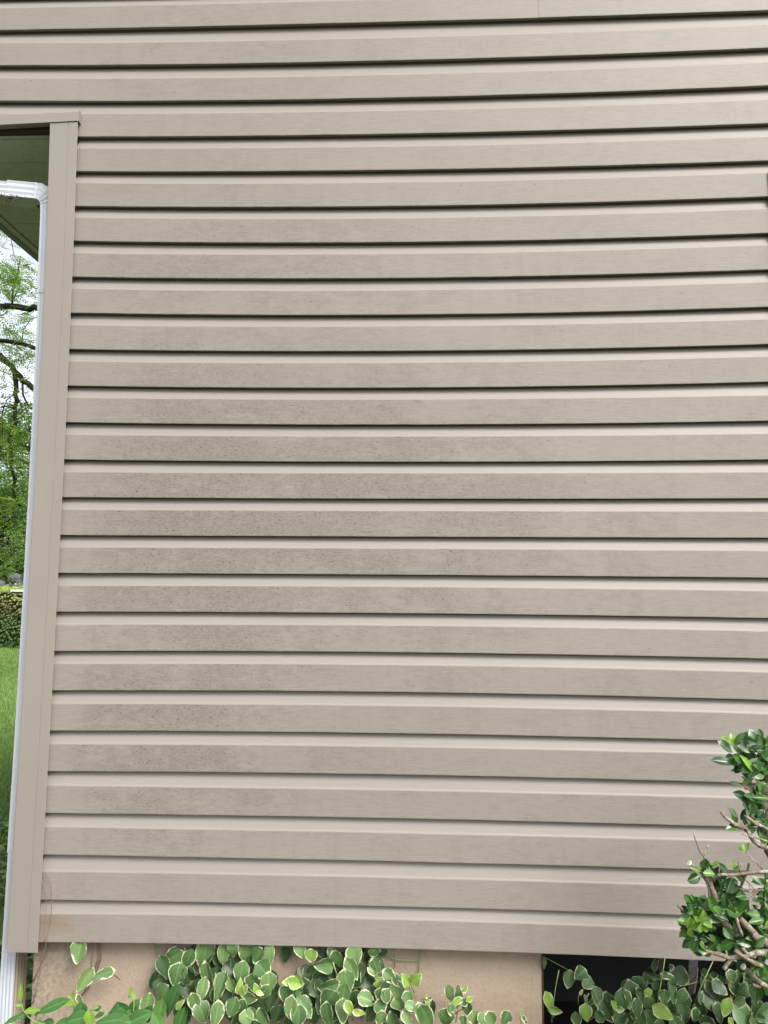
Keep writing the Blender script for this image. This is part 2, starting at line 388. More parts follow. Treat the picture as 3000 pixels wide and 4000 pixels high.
# corner post (bowed slightly): front face, raised strip, returns
cp = MB()
ZS = [.5225, .9, 1.3, 1.6, 1.93, 2.3, 2.6, 2.8, 2.998]
def interp(z, t_):
    for (za, xa), (zb, xb) in zip(t_, t_[1:]):
        if z <= zb: return xa + (xb - xa) * (z - za) / (zb - za)
    return t_[-1][1]
YT = -.012
kx = (YT + 2.1435) / 2.1435
TL = [(.52, -1.1500 * kx), (1.24, -1.1420 * kx), (1.93, -1.1402 * kx), (2.48, -1.1400 * kx), (3.02, -1.1520 * kx)]
TR = [(.52, -1.0594 * kx), (1.24, -1.0544 * kx), (1.93, -1.0525 * kx), (2.48, -1.0545 * kx), (3.02, -1.0615 * kx)]
def post(prof, mi=0):
    vs = []; fs = []; m = None
    for z in ZS:
        xl, xr = interp(z, TL), interp(z, TR); p = prof(xl, xr); m = len(p); vs += [(a, b, z) for a, b in p]
    for k in range(len(ZS) - 1):
        for j in range(m - 1): fs.append((k * m + j, k * m + j + 1, (k + 1) * m + j + 1, (k + 1) * m + j))
    cp.add(vs, fs, mi)
def pp(xl, xr):
    g1 = xl + (xr - xl) * .665
    return [(xl + .001, .09), (xl, .085), (xl, YT + .0015), (xl + .0015, YT), (g1 - .0012, YT), (g1 - .0006, YT + .0011), (g1 + .0006, YT + .0011), (g1 + .0012, YT - .0001), (xr - .0008, YT - .0001), (xr, YT + .0008), (xr - .0008, YT + .002), (xr - .016, YT + .0035), (xr - .016, .017)]
post(pp)
cp.build('corner_post', M_trim, house)
# frieze / cornice band over the eave opening, cut end with a folded lip
bd = MB()
def band(x0, x1, za0, za1, zb0, zb1, y0, y1): bd.hexa([(x0, y0, zb0), (x1, y0, zb1), (x1, y1, zb1), (x0, y1, zb0), (x0, y0, za0), (x1, y0, za1), (x1, y1, za1), (x0, y1, za0)])
band(-1.82, -1.0515, 3.0030, 3.0292, 2.9726, 2.9990, -.0150, -.001)
band(-1.82, -1.13, 3.0030, 3.0285, 2.9728, 2.9988, -.0005, .012)
bd.hexa([(-1.0513, -.0158, 2.9975), (-1.0501, -.0158, 2.9965), (-1.0501, -.002, 2.9965), (-1.0513, -.002, 2.9975), (-1.0513, -.0158, 3.0300), (-1.0507, -.0158, 3.0340), (-1.0507, -.002, 3.0340), (-1.0513, -.002, 3.0300)])
bd.build('cornice_band', M_trim, house)
# soffit under the left eave
ZC = 3.004
gr = onZ(0, 838, ZC).x; st = onZ(0, 866, ZC).x; ou = onZ(0, 902, ZC).x
rec = MB(); rec.box(-1.80, -1.13, .0125, .036, 2.985, 2.9995); rec.box(-1.80, -1.13, .024, .036, 3.0, 3.16); rec.build('dark_channel', M_dark, house)  # near-black boxes, shade of the recessed gap put into the colour
so_ = MB(); y = .0365
seams = [.0365, .083, .217, .355, .50, .645, .79, .935] + [.935 + .145 * k for k in range(1, 46)]
for a, b in zip(seams, seams[1:]):
    so_.box(gr, -1.10, a + .0014, b - .0014, ZC, ZC + .01)
so_.box(gr, -1.10, .0365, 7.5, ZC + .0035, ZC + .012)
so_.box(st, gr - .004, .0365, 7.5, ZC - .004, ZC + .01)
so_.build('soffit', M_soffit, house)
gu = MB()
gp = [(st - .001, ZC - .006), (ou + .012, ZC - .006), (ou, ZC + .004), (ou - .006, ZC + .05), (ou - .022, ZC + .085), (ou - .022, ZC + .12), (ou - .016, ZC + .12), (ou - .016, ZC + .09), (st - .001, ZC + .02)]
vs = []; m = len(gp)
for Y in (.012, 7.6): vs += [(a, Y, b) for a, b in gp]
gu.add(vs, [(j, (j + 1) % m, m + (j + 1) % m, m + j) for j in range(m)] + [tuple(range(m)), tuple(reversed(range(m, 2 * m)))])
gu.build('gutter', M_gutter, house)
# roof
rf = MB()
def slab(x0, z0, x1, z1, y0, y1, th=.12): rf.hexa([(x0, y0, z0), (x1, y0, z1), (x1, y1, z1), (x0, y1, z0), (x0, y0, z0 + th), (x1, y0, z1 + th), (x1, y1, z1 + th), (x0, y1, z0 + th)])
slab(-1.80, 3.30, RIDGE_X, 3.30 + 1.2 * (RIDGE_X + 1.8), -.06, 8); slab(RIDGE_X, 3.30 + 1.2 * (RIDGE_X + 1.8), 7.8, 3.30, -.06, 8)
rf.build('roof', M_shingle, house)
# foundation with crawlspace opening
OX = onY(2116, 3850, .045).x
fo = MB(); fo.box(-1.092, OX, .045, .22, -.3, .575); fo.box(2.0, 4.1, .045, .22, -.3, .575); fo.box(OX, 2.0, .045, .22, -.3, .05)
fo.box(-1.092, -1.0, .22, 8, -.3, .575)
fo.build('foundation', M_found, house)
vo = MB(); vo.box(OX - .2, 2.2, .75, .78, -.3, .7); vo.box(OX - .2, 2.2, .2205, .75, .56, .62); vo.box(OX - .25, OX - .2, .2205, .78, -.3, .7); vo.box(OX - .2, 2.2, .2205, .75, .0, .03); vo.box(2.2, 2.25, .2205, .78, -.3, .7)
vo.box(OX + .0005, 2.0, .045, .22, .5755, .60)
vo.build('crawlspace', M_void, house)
fe = MB(); fe.box(OX + .0006, OX + .0050, .0435, .19, .0505, .5745); fe.build('opening_edge', simple('rusty_edge', (.07, .035, .022), .8, .2, (60, 4, .7), .5), house)
# window just past the right edge: trim strip shows
wi = MB(); wx = onY(2998.5, 770, .004).x + .0035
wi.box(wx, wx + .016, -.006, .02, 1.62, 2.79); wi.box(wx, wx + .9, -.0065, .02, 2.79, 2.806); wi.box(wx + .884, wx + .9, -.006, .02, 1.62, 2.79); wi.box(wx, wx + .9, -.0065, .02, 1.604, 1.62)
wo = wi.build('window', M_trim, house)
wf = MB(); wf.box(wx + .0165, wx + .06, -.002, .02, 1.6205, 2.7895); wf.box(wx + .84, wx + .8835, -.002, .02, 1.6205, 2.7895); wf.box(wx + .061, wx + .839, -.002, .02, 2.745, 2.7895); wf.box(wx + .061, wx + .839, -.002, .02, 1.6205, 1.665); wf.box(wx + .061, wx + .839, -.001, .02, 2.19, 2.23)
f_ = wf.build('window_frame', M_white, wo)
wg = MB(); wg.box(wx + .061, wx + .839, .002, .006, 1.666, 2.744); wg.build('pane', M_glass, wo)

# downspout: ribbed rectangular pipe round the corner, elbow, run up to the gutter
YP = .055
pl = onY(3, 3720, YP).x; prr = onY(63, 3720, YP).x
PW = prr - pl; PD = .072; pxc = (pl + prr) / 2; pyc = YP + PD / 2
def duct(hw, hd, ribs=4, amp=.0022):
    pts = []
    n = ribs * 2
    def edge_(ax, ay, bx, by, nx, ny):
        for k in range(n):
            q = k / n; o_ = amp if (k % 2 == 1) else 0
            pts.append((ax + (bx - ax) * q - nx * o_, ay + (by - ay) * q - ny * o_))
    edge_(-hw, -hd, hw, -hd, 0, -1); edge_(hw, -hd, hw, hd, 1, 0); edge_(hw, hd, -hw, hd, 0, 1); edge_(-hw, hd, -hw, -hd, -1, 0)
    return pts
def vduct(mb, z0, z1, hw, hd, x_of):
    pr = duct(hw, hd); m = len(pr); zs = rng(z0, z1, .3); vs = []
    for z in zs: vs += [(x_of(z) + a, pyc + b, z) for a, b in pr]
    fs = []
    for k in range(len(zs) - 1):
        for j in range(m): j2 = (j + 1) % m; fs.append((k * m + j, k * m + j2, (k + 1) * m + j2, (k + 1) * m + j))
    b = len(mb.f); mb.add(vs, fs)
    for q in range(len(fs)):
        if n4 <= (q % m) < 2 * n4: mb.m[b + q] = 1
n4 = 8
xo = lambda z: pxc + interp(z, [(0, 0), (.5, 0), (1.24, .008), (1.93, .009), (2.48, .006), (2.9, 0)])
dn = MB(); z1 = onY(0, 3330, YP).z; z2 = onY(150, 1143, YP).z
vduct(dn, .12, z1 + .03, PW / 2 - .0015, PD / 2 - .0015, xo)
vduct(dn, z1, z2 + .03, PW / 2, PD / 2, xo)
down = dn.build('downspout', [M_white, M_pipeside], house)
ud = MB(); ztop = onY(160, 790, YP).z; vduct(ud, z2, ztop, PW / 2 + .002, PD / 2 + .002, xo); ud.build('upper_pipe', [M_white, M_pipeside], down)
# elbow: crimped bend then straight run left and slightly up
el = MB(); hw, hd = PW / 2 + .0035, PD / 2 + .001
P0 = Vector((xo(ztop), pyc, ztop - .01)); run = Vector((-1, -.02, .10)).normalized()
rad = .050; pts = [P0 - Vector((0, 0, .015))]
nb = 18; ang = math.pi / 2 - math.asin(run.z)
for k in range(nb + 1):
    a_ = ang * k / nb; pts.append(P0 + Vector((-rad * (1 - math.cos(a_)), 0, rad * math.sin(a_))) + Vector((0, 0, .0)))
pe = pts[-1]; pts += [pe + run * q for q in (.012, .06, .098)]
def ep(i):
    if 1 <= i <= nb + 1:
        s = 1 + (.045 if i % 4 == 0 else (-.03 if i % 4 == 2 else .01)); return [(a * s, b * s) for a, b in duct(hd, hw, 3, .0005)]
    return duct(hd, hw, 3, .0016)
el.sweep(pts, ep); el.build('elbow', M_white, down)
ln = MB(); q0 = pe + run * .0985
ln.sweep([q0, q0 + run * .3, q0 + run * .52], lambda i: duct(hd - .003, hw - .003, 3, .0016)); ln.build('offset_pipe', M_white, down)
stp = MB(); stp.box(pxc - .05, pxc + .035, pyc - .012, pyc + .012, ztop + .000, ztop + .004); stp.build('strap', M_dark, down)
nest = Leaves()   # debris caught in the pipe joint
for k in range(80):
    c_ = q0 + Vector((R_.gauss(.015, .022), -hd - R_.uniform(-.004, .01), -hw - .006 + R_.gauss(-.006, .006)))
    a_ = Vector((R_.uniform(-1, 1), R_.uniform(-.5, .5), R_.uniform(-.7, .7))).normalized() * R_.uniform(.004, .013)
    nest.card(c_, a_, a_.cross(Vector((0, 1, 0))).normalized() * .0012, R_.random())
tag(nest.build('twig_debris', simple('debris_twig', (.07, .05, .035), .9, .1)), 'small brown tangle of twigs caught under the white downspout elbow', 'debris')

# torn strips hanging in the opening
def ragged(name, pts_, Y, label, th=.004, mat=M_strip):
    m = MB(); P = [onY(x, y, Y) for x, y in pts_]; n = len(P)
    vs = [p for p in P] + [p + Vector((0, th, 0)) for p in P]
    m.add(vs, [tuple(range(n)), tuple(reversed(range(n, 2 * n)))] + [(k, n + k, n + (k + 1) % n, (k + 1) % n) for k in range(n)])
    return m
def jag(pts_, rr, amp=2.0, st=7):
    out = []
    for (xa, ya), (xb, yb) in zip(pts_, pts_[1:] + pts_[:1]):
        d_ = math.hypot(xb - xa, yb - ya); k = max(1, int(d_ / st))
        for q in range(k): out.append((xa + (xb - xa) * q / k + rr.uniform(-amp, amp), ya + (yb - ya) * q / k + rr.uniform(-amp, amp)))
    return out
rj = random.Random(3)
r1 = empty('torn_membrane', onY(2705, 3740, .09)); tag(r1, 'ragged torn grey membrane strip hanging in the dark foundation opening, longer than the board', 'strip')
ragged('x', jag([(2692, 3735), (2728, 3735), (2722, 3830), (2712, 3880), (2705, 3884), (2703, 3874), (2697, 3898), (2690, 3922), (2680, 3917), (2690, 3880), (2690, 3800)], rj, 1.3), .09, '').build('strip_sheet', M_strip, r1)
ragged('x', jag([(2724, 3780), (2728, 3782), (2724, 3835), (2714, 3884), (2709, 3880), (2718, 3830)], rj, 1.5, 5), .087, '', .003).build('frayed_edge', M_edge, r1)
r2 = ragged('x', jag([(2573, 3735), (2597, 3735), (2594, 3800), (2592, 3880), (2580, 3888), (2574, 3800)], rj, .8), .17, '').build('torn_board', M_dark)
r2.data.materials.clear(); r2.data.materials.append(simple('old_board', (.12, .11, .095), .9, .1, (50, 4, .7), .3))
tag(r2, 'narrow dim grey board hanging in the dark foundation opening behind the vine leaves', 'board')

# ------------------------------------------------------------------ climbing variegated vines
def vec_a(a): a = math.radians(a); return Vector((math.cos(a), 0, -math.sin(a)))
def vine(name, label, data, x0, y0, sc_, stems, seed, dim=0.0, extra=0, box=None, grp='variegated vines along the foundation', smat=None, mat=None):
    rr = random.Random(seed); L = Leaves(); S = MB(); pts = []
    c0 = onY(x0 + data[0][0] / sc_, 4000, 0); root = empty(name, (c0.x, .02, .012)); tag(root, label, 'vine', grp)
    allp = [(x0 + d[0] / sc_, y0 + d[1] / sc_, d[2] / sc_, (d[3] if len(d) > 3 else d[2] * .8) / sc_, d[4] if len(d) > 4 else rr.uniform(40, 130), d[5] if len(d) > 5 else 0) for d in data]
    for k in range(extra):
        b = rr.choice(allp); allp.insert(0, (b[0] + rr.gauss(0, 40), b[1] + abs(rr.gauss(20, 35)), rr.uniform(55, 80), rr.uniform(45, 62), rr.uniform(30, 150), -2))
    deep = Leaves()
    for n_, (x, y, l, w_, a, cls) in enumerate(allp):
        hgt = max(0, (y - 3690)) / 310
        Y = .022 - .085 * hgt + rr.uniform(-.014, .012)
        if cls == -2: Y = min(.032, Y + .035)
        if cls == -1 or dim: Y += rr.uniform(.02, .06) if cls == -1 else rr.uniform(-.02, .02)
        if cls == 1: Y -= .02
        Y = min(Y, .035) if not dim else Y
        p = onY(x, y, Y); k = (p - CP).dot(CF) / FPX
        l_, w2 = l * k * rr.uniform(1.02, 1.22), w_ * k * rr.uniform(1.02, 1.28)
        tp = (vec_a(a) + Vector((0, rr.uniform(-.35, .05), 0))).normalized()
        nr = Vector((rr.uniform(-.55, .55), -1, rr.uniform(-.25, .9)))
        r = rr.uniform(.87, 1) if cls == 1 else rr.uniform(0, .78)
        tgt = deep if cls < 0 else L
        tgt.leaf(p - tp * l_ * .5, tp, nr, l_, w2, 'heart', rr.uniform(.0, .5), rr.uniform(-.1, .35), rr=rr, r=r, wav=.05)
        if rr.random() < .7:
            bq = p - tp * l_ * .48; kb = len(L.v); L.tube([bq, bq + Vector((rr.uniform(-.01, .01), .012, -.012)), bq + Vector((rr.uniform(-.02, .02), .02, -.035))], [.0011, .0012, .0013], 5, mi=1)
            for q_ in range(len(L.v) - kb): L.at['edge'].append(1.); L.at['rnd'].append(.5); L.at['mid'].append(.5)
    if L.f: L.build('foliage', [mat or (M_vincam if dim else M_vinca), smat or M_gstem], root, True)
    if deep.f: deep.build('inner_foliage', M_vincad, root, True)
    for st_ in stems:
        Y0 = st_[0]; pl_ = [onY(x, y, Y0 if len(q) == 0 else q[0]) for x, y, *q in st_[2:]]
        S = MB(); S.tube(pl_, st_[1], 6); S.build('stem', smat or M_gstem, root, True)
    return root
V5 = dict(x0=500, y0=3600, sc_=2.074); V6 = dict(x0=1100, y0=3600, sc_=1.659); V7 = dict(x0=2000, y0=3600, sc_=1.659); V8 = dict(x0=0, y0=3600, sc_=2.765)
vine('variegated_vine', 'sparse vine with a few pale edged leaves on brown stems, nearest the corner post', [
    (855, 330, 190, 155, 95), (915, 630, 220, 150, 125), (1115, 565, 200, 110, 168), (865, 850, 120, 60, 60)], **V8,
    stems=[(.036, .0017, (387, 3680), (389, 3737), (372, 3788), (345, 3860), (318, 3890)), (.037, .0013, (380, 3680), (386, 3735), (362, 3800), (330, 3870)), (.036, .0010, (364, 3682), (357, 3790)), (.038, .0010, (392, 3680), (395, 3740), (380, 3790))], seed=1, smat=M_twig)
vine('variegated_vine', 'densest clump of green and cream edged vine leaves under the siding left of centre', [
    (300, 380, 180, 110, 60, -1), (690, 320, 140, 120, 100, -1), (730, 430, 110, 90, 80, -1), (535, 480, 110, 100, 45, -1), (730, 620, 150, 110, 80, -1), (880, 360, 110, 100, 90, -1), (980, 330, 120, 100, 60, -1), (1040, 240, 120, 90, 90, -1), (820, 400, 130, 100, 90, -1), (450, 400, 140, 100, 100, -1), (540, 250, 120, 90, 90, -1), (500, 560, 140, 100, 80, -1), (440, 760, 150, 120, 90, -1), (800, 620, 140, 100, 90, -1), (880, 620, 130, 100, 90, -1), (1150, 640, 150, 110, 90, -1), (1040, 670, 140, 110, 90, -1),
    (360, 295, 150, 145, 150), (485, 310, 140, 110, 110), (395, 440, 160, 130, 100), (640, 460, 190, 90, 80), (620, 285, 195, 150, 97), (775, 270, 150, 95, 95), (850, 230, 110, 100, 110), (955, 260, 145, 110, 95), (1050, 280, 130, 100, 120), (1145, 280, 150, 95, 85),
    (1100, 400, 140, 140, 45), (1135, 505, 150, 130, 90), (1020, 500, 120, 120, 80), (915, 430, 160, 115, 100), (600, 560, 150, 90, 100), (755, 530, 170, 120, 105), (545, 670, 150, 100, 70), (600, 740, 150, 130, 60), (270, 610, 180, 130, 125), (150, 690, 150, 110, 100), (925, 720, 150, 110, 100), (1010, 750, 100, 90, 60), (960, 790, 110, 100, 80), (1100, 780, 120, 110, 60),
    (715, 760, 160, 115, 95), (845, 700, 140, 110, 110), (980, 620, 120, 100, 10), (1095, 585, 130, 90, 120), (855, 530, 130, 90, 60), (905, 525, 100, 60, -80, 1), (945, 545, 90, 55, -60, 1), (920, 580, 80, 50, 80, 1), (1040, 540, 80, 50, -110, 1), (1070, 580, 60, 40, 10, 1), (420, 670, 100, 50, -50, 1)], **V5,
    stems=[(-.03, .0016, (830, 3990), (835, 3930), (838, 3860), (842, 3800)), (.02, .0013, (730, 3990), (745, 3880), (735, 3790), (720, 3700)), (.03, .001, (605, 3690), (630, 3745))], seed=2, extra=60)
vine('variegated_vine', 'narrow column of cream edged vine leaves right of the densest clump', [
    (330, 360, 110, 90, 80, -1), (200, 340, 110, 100, 110, -1), (220, 440, 100, 90, 60, -1), (270, 190, 90, 80, 90, -1), (430, 520, 130, 100, 90, -1), (200, 560, 140, 90, 80, -1), (520, 190, 60, 60, 90, -1), (340, 560, 110, 90, 90, -1), (480, 520, 110, 90, 90, -1),
    (125, 190, 90, 75, 60), (190, 225, 75, 75, 90, 1), (320, 205, 70, 50, 100), (470, 230, 125, 90, 85), (365, 250, 110, 80, 60), (270, 280, 120, 95, 175), (455, 310, 130, 75, 60), (420, 395, 130, 100, 80), (305, 430, 130, 100, 165), (300, 510, 120, 110, 130), (400, 480, 110, 80, 100), (100, 400, 90, 60, 0, 1), (50, 390, 90, 60, 180, 1), (110, 370, 70, 60, -90, 1), (95, 450, 90, 80, 90), (60, 560, 130, 80, 95), (150, 560, 120, 90, 50), (395, 590, 130, 90, 90), (300, 615, 130, 95, 80), (110, 620, 120, 100, 90),
    (440, 570, 90, 60, 60, 1), (505, 590, 70, 40, 0, 1), (30, 480, 110, 90, 90)], **V6,
    stems=[(.0, .0018, (1330, 3990), (1322, 3880), (1325, 3830), (1300, 3760)), (-.02, .0015, (1155, 3900), (1160, 3850), (1166, 3820)), (.03, .0012, (1412, 3990), (1408, 3860), (1405, 3760)), (-.0, .0013, (1435, 3995), (1412, 3900), (1408, 3800))], seed=3, extra=34)
vine('variegated_vine', 'vine strand with two bright twin leaves at its tip beside the narrow leaf column', [
    (560, 235, 80, 60, 80, -1), (650, 205, 65, 55, 90, -1), (690, 430, 100, 80, 80, -1), (600, 460, 80, 60, 90, -1), (580, 560, 110, 90, 60, -1), (720, 620, 110, 90, 90, -1),
    (600, 205, 65, 70, 90), (610, 290, 85, 60, 60), (600, 330, 80, 45, 30), (705, 360, 100, 80, 40), (755, 450, 110, 85, 70), (680, 490, 80, 65, 60), (640, 490, 90, 60, 90), (555, 505, 110, 80, 20), (820, 500, 80, 65, 60), (760, 540, 90, 75, 60), (850, 555, 90, 60, 20), (640, 565, 90, 85, 80), (640, 635, 90, 70, 100), (740, 645, 110, 90, 60), (815, 630, 80, 70, 60), (940, 620, 130, 110, 60), (895, 600, 100, 90, 80), (740, 400, 60, 30, 45),
    (625, 355, 60, 40, -90, 1), (622, 415, 50, 45, 90, 1), (640, 370, 50, 25, -20, 1), (800, 375, 90, 60, -120, 1), (875, 370, 90, 72, -50, 1)], **V6,
    stems=[(.036, .0012, (1480, 3730), (1560, 3750), (1640, 3752), (1645, 3715)), (.036, .0014, (1643, 3700), (1640, 3760), (1632, 3800)), (.03, .0013, (1600, 3850), (1625, 3900)), (.03, .0011, (1440, 3760), (1446, 3800)), (.036, .0012, (1543, 3705), (1542, 3780)), (.02, .0015, (1500, 3800), (1520, 3900), (1500, 3990))], seed=4, extra=14)
vine('variegated_vine', 'small separate vine sprigs against the bare tan stucco left of the dark opening', [
    (945, 530, 50, 30, -90, 1), (930, 510, 50, 20, 180, 1), (960, 510, 40, 20, -30, 1), (945, 550, 45, 30, 90), (1090, 480, 105, 55, 80), (1150, 460, 80, 50, -90), (1130, 520, 75, 40, 160, 1), (1095, 575, 60, 45, 90), (1185, 515, 60, 45, -60), (1225, 500, 50, 35, -30, 1), (1190, 435, 50, 30, -50, 1), (1205, 570, 80, 65, 80), (1065, 630, 100, 95, 100), (1250, 630, 85, 80, 70), (1300, 640, 70, 60, 60), (1360, 630, 80, 70, 60), (1450, 630, 80, 75, 120), (1180, 655, 70, 60, 90), (1555, 590, 40, 15, -90, 1), (1580, 645, 70, 30, 60)], **V6,
    stems=[(.03, .0012, (1668, 3990), (1668, 3930), (1665, 3880)), (-.0, .0014, (1780, 3995), (1790, 3930), (1785, 3890)), (.02, .001, (2048, 3990), (2040, 3950))], seed=5)
vine('variegated_vine', 'loose vine sprig of rounded green leaves at the left edge of the dark opening', [
    (370, 380, 95, 80, 100), (440, 340, 80, 75, 150), (500, 400, 95, 80, 30), (240, 525, 110, 60, 70, 1), (285, 572, 80, 55, 10, 1), (555, 500, 120, 80, 70), (610, 520, 100, 80, 90, -1), (480, 595, 95, 75, 90, 1), (450, 455, 40, 20, -60), (480, 510, 60, 25, 80, 1), (420, 640, 90, 60, 80), (210, 270, 60, 30, 90, -1), (540, 590, 90, 80, 90, -1), (570, 620, 80, 60, 50), (620, 590, 120, 90, 70)], **V7,
    stems=[(.02, .0013, (2155, 3995), (2160, 3930), (2170, 3860), (2183, 3790)), (.06, .001, (2130, 3740), (2240, 3800)), (.02, .0016, (2297, 3995), (2285, 3910), (2300, 3880))], seed=6, dim=1)
vine('variegated_vine', 'broad vine clump of shaded leaves in front of the dark opening, beneath the hanging strips', [
    (840, 400, 70, 60, 120, -1), (880, 365, 70, 60, 60, -1), (925, 290, 70, 50, 90, -1), (1095, 560, 90, 80, 40, -1), (1110, 600, 90, 80, 90, -1), (950, 420, 100, 80, 80, -1), (1030, 420, 90, 70, 90, -1), (740, 600, 90, 80, 90, -1), (930, 355, 75, 45, 5, -1), (1030, 305, 45, 40, 90, -1),
    (720, 515, 120, 110, 90), (665, 550, 60, 40, 60, 1), (705, 570, 50, 35, 0, 1), (885, 470, 60, 50, 90, 1), (835, 487, 50, 40, 100), (1015, 355, 75, 42, 10), (1045, 480, 95, 65, 80), (985, 490, 80, 65, 100), (890, 545, 100, 75, 70), (810, 570, 100, 80, 80), (830, 470, 80, 50, 60), (985, 595, 120, 80, 30, 1), (830, 620, 110, 90, 60), (900, 630, 100, 80, 60), (700, 640, 100, 90, 90), (1060, 640, 90, 80, 60), (760, 650, 90, 80, 60)], **V7,
    stems=[(-.01, .0013, (2555, 3995), (2575, 3880), (2590, 3790), (2598, 3740)), (.0, .0012, (2700, 3950), (2740, 3850), (2785, 3755)), (.04, .0009, (2640, 3860), (2760, 3825))], seed=7, dim=1, extra=16)
vine('variegated_vine', 'vine at the right end of the opening with large leaves below the shrub branches', [
    (1220, 550, 55, 45, 90, -1), (1215, 500, 65, 50, 90, -1), (1365, 380, 70, 50, 20, -1), (1300, 450, 100, 70, 60, -1), (1340, 495, 100, 70, 60, -1), (1250, 335, 50, 45, 90, -1), (1310, 355, 50, 45, 90, -1), (1500, 370, 70, 60, 90, -1), (1530, 400, 80, 60, 70, -1), (1345, 600, 110, 65, 80, -1), (1580, 560, 90, 80, 90, -1),
    (1425, 360, 75, 62, 80), (1190, 615, 90, 58, 90), (1390, 565, 95, 75, 110, 1), (1455, 520, 95, 80, 150), (1575, 475, 105, 70, 90), (1510, 620, 135, 110, 40), (1630, 600, 120, 115, 150), (1420, 655, 60, 45, 60, 1), (1600, 655, 110, 90, 60)], **V7,
    stems=[(.02, .0013, (2955, 3995), (2955, 3900)), (.0, .0013, (2843, 3995), (2860, 3940), (2870, 3910)), (.05, .001, (2843, 3820), (2843, 3880))], seed=8, dim=1, extra=16)
# dry pod hanging
pod = MB(); pod.tube([onY(2850, 3840, .0), onY(2858, 3870, .0), onY(2853, 3890, .0)], .0010, 5); pod.tube([onY(2853, 3888, 0), onY(2855, 3905, 0), onY(2855, 3925, 0), onY(2857, 3937, 0)], [.001, .0052, .004, .001], 8)
tag(pod.build('seed_pod', simple('dry_pod', (.32, .15, .05), .7, .3), smooth=True), 'orange brown dry pod dangling on a thin stalk in the opening', 'seed pod')
# dried tendrils over the siding corner
dt = MB()
z4 = lambda pts_, Y: [onY(x / 2.37, 3200 + y / 2.37, Y) for x, y in pts_]
dt.tube(z4([(392, 478), (402, 487), (450, 550), (475, 640), (482, 740), (478, 820), (466, 950), (432, 1110), (426, 1160), (398, 1260), (352, 1400), (300, 1500)], -.012), .0010, 5)
dt.tube(z4([(390, 580), (402, 610), (428, 720), (430, 800), (422, 920), (410, 1070), (412, 1150)], -.010), .0007, 5)
dt.tube([onY(x, y, .033) for x, y in ((180, 3688), (160, 3750), (157, 3800), (145, 3850), (128, 3922))], .0012, 5)
dt.tube([onY(x, y, .036) for x, y in ((178, 3690), (172, 3740), (150, 3790), (128, 3838))], .0010, 5)
dt.tube([onY(x, y, .038) for x, y in ((602, 3685), (628, 3745))], .0010, 5)
tag(dt.build('dry_vine', M_twig, smooth=True), 'leafless thin dried tendrils curling over the lowest siding boards beside the corner post', 'dry vine')

# ------------------------------------------------------------------ weeds, bottom left
def weed(name, label, data, stems, seed, mat, x0=0, y0=3600, sc_=2.765):
    rr = random.Random(seed); L = Leaves(); L2 = Leaves(); S = MB()
    root = empty(name, (onY(x0 + data[0][0] / sc_, 4000, -.12).x, -.12, .012)); tag(root, label, 'weed')
    for d in data:
        x, y, l, w_, a, Y, cls, *sh = d; x = x0 + x / sc_; y = y0 + y / sc_; p = onY(x, y, Y); k = (p - CP).dot(CF) / FPX / sc_
        tp = (vec_a(a) + Vector((0, rr.uniform(-.3, .1), 0))).normalized(); nr = Vector((rr.uniform(-.3, .3), -.8, rr.uniform(.3, .9)))
        (L2 if cls else L).leaf(p - tp * l * k * .5, tp, nr, l * k * 1.05, w_ * k * 1.1, sh[0] if sh else 'ellip', rr.uniform(.1, .4), rr.uniform(.0, .2), rr=rr, r=rr.uniform(0, .8), wav=.04)
    if L.f: L.build('foliage', M_weed, root, True)
    if L2.f: L2.build('young_foliage', M_weedy, root, True)
    for r_, Y, *pp_ in stems:
        S = MB(); S.tube([onY(x0 + x / sc_, y0 + y / sc_, Y) for x, y in pp_], r_, 6); S.build('stem', M_gstem, root, True)
weed('weed_plant', 'bright green weed with upright yellow green shoot in front of the downspout foot', [
    (222, 770, 190, 50, -90, -.2, 1, 'lance'), (345, 960, 180, 62, -8, -.2, 1, 'lance'), (200, 905, 80, 30, 190, -.2, 1, 'lance'), (225, 1020, 120, 60, 160, -.2, 0, 'lance'), (130, 1060, 200, 50, 155, -.2, 0, 'lance'), (560, 915, 380, 105, 163, -.19, 0, 'lance'), (390, 1010, 60, 25, 90, -.2, 0, 'lance'), (440, 1090, 110, 40, 20, -.2, 0, 'lance')],
    [(.0016, -.2, (232, 880), (250, 960), (310, 1030), (400, 1100), (450, 1180)), (.0012, -.19, (390, 1010), (385, 1060))], 11, None)
weed('weed_plant', 'broad leaved green weed with pointed leaves near the foundation, right of the yellow green shoot', [
    (790, 780, 85, 28, -80, -.15, 1, 'lance'), (745, 810, 70, 16, 210, -.15, 1, 'lance'), (750, 880, 110, 50, 160, -.15, 1, 'lance'), (790, 870, 80, 40, 60, -.15, 1, 'lance'), (870, 940, 150, 130, 90, -.14, 0, 'ellip'), (850, 1050, 260, 150, 170, -.16, 0, 'ellip'), (965, 1040, 170, 110, 80, -.18, 1, 'ellip'), (1050, 940, 100, 45, 160, -.13, 0, 'lance'), (1075, 1010, 140, 50, 150, -.12, 0, 'lance'), (530, 1080, 120, 60, 190, -.15, 0, 'lance'), (700, 1100, 200, 100, 170, -.15, 0, 'ellip'), (1030, 930, 70, 30, -20, -.14, 1, 'lance')],
    [(.0022, -.14, (790, 860), (800, 950), (790, 1060), (780, 1180)), (.0012, -.13, (960, 950), (1100, 970), (1220, 985))], 12, None)
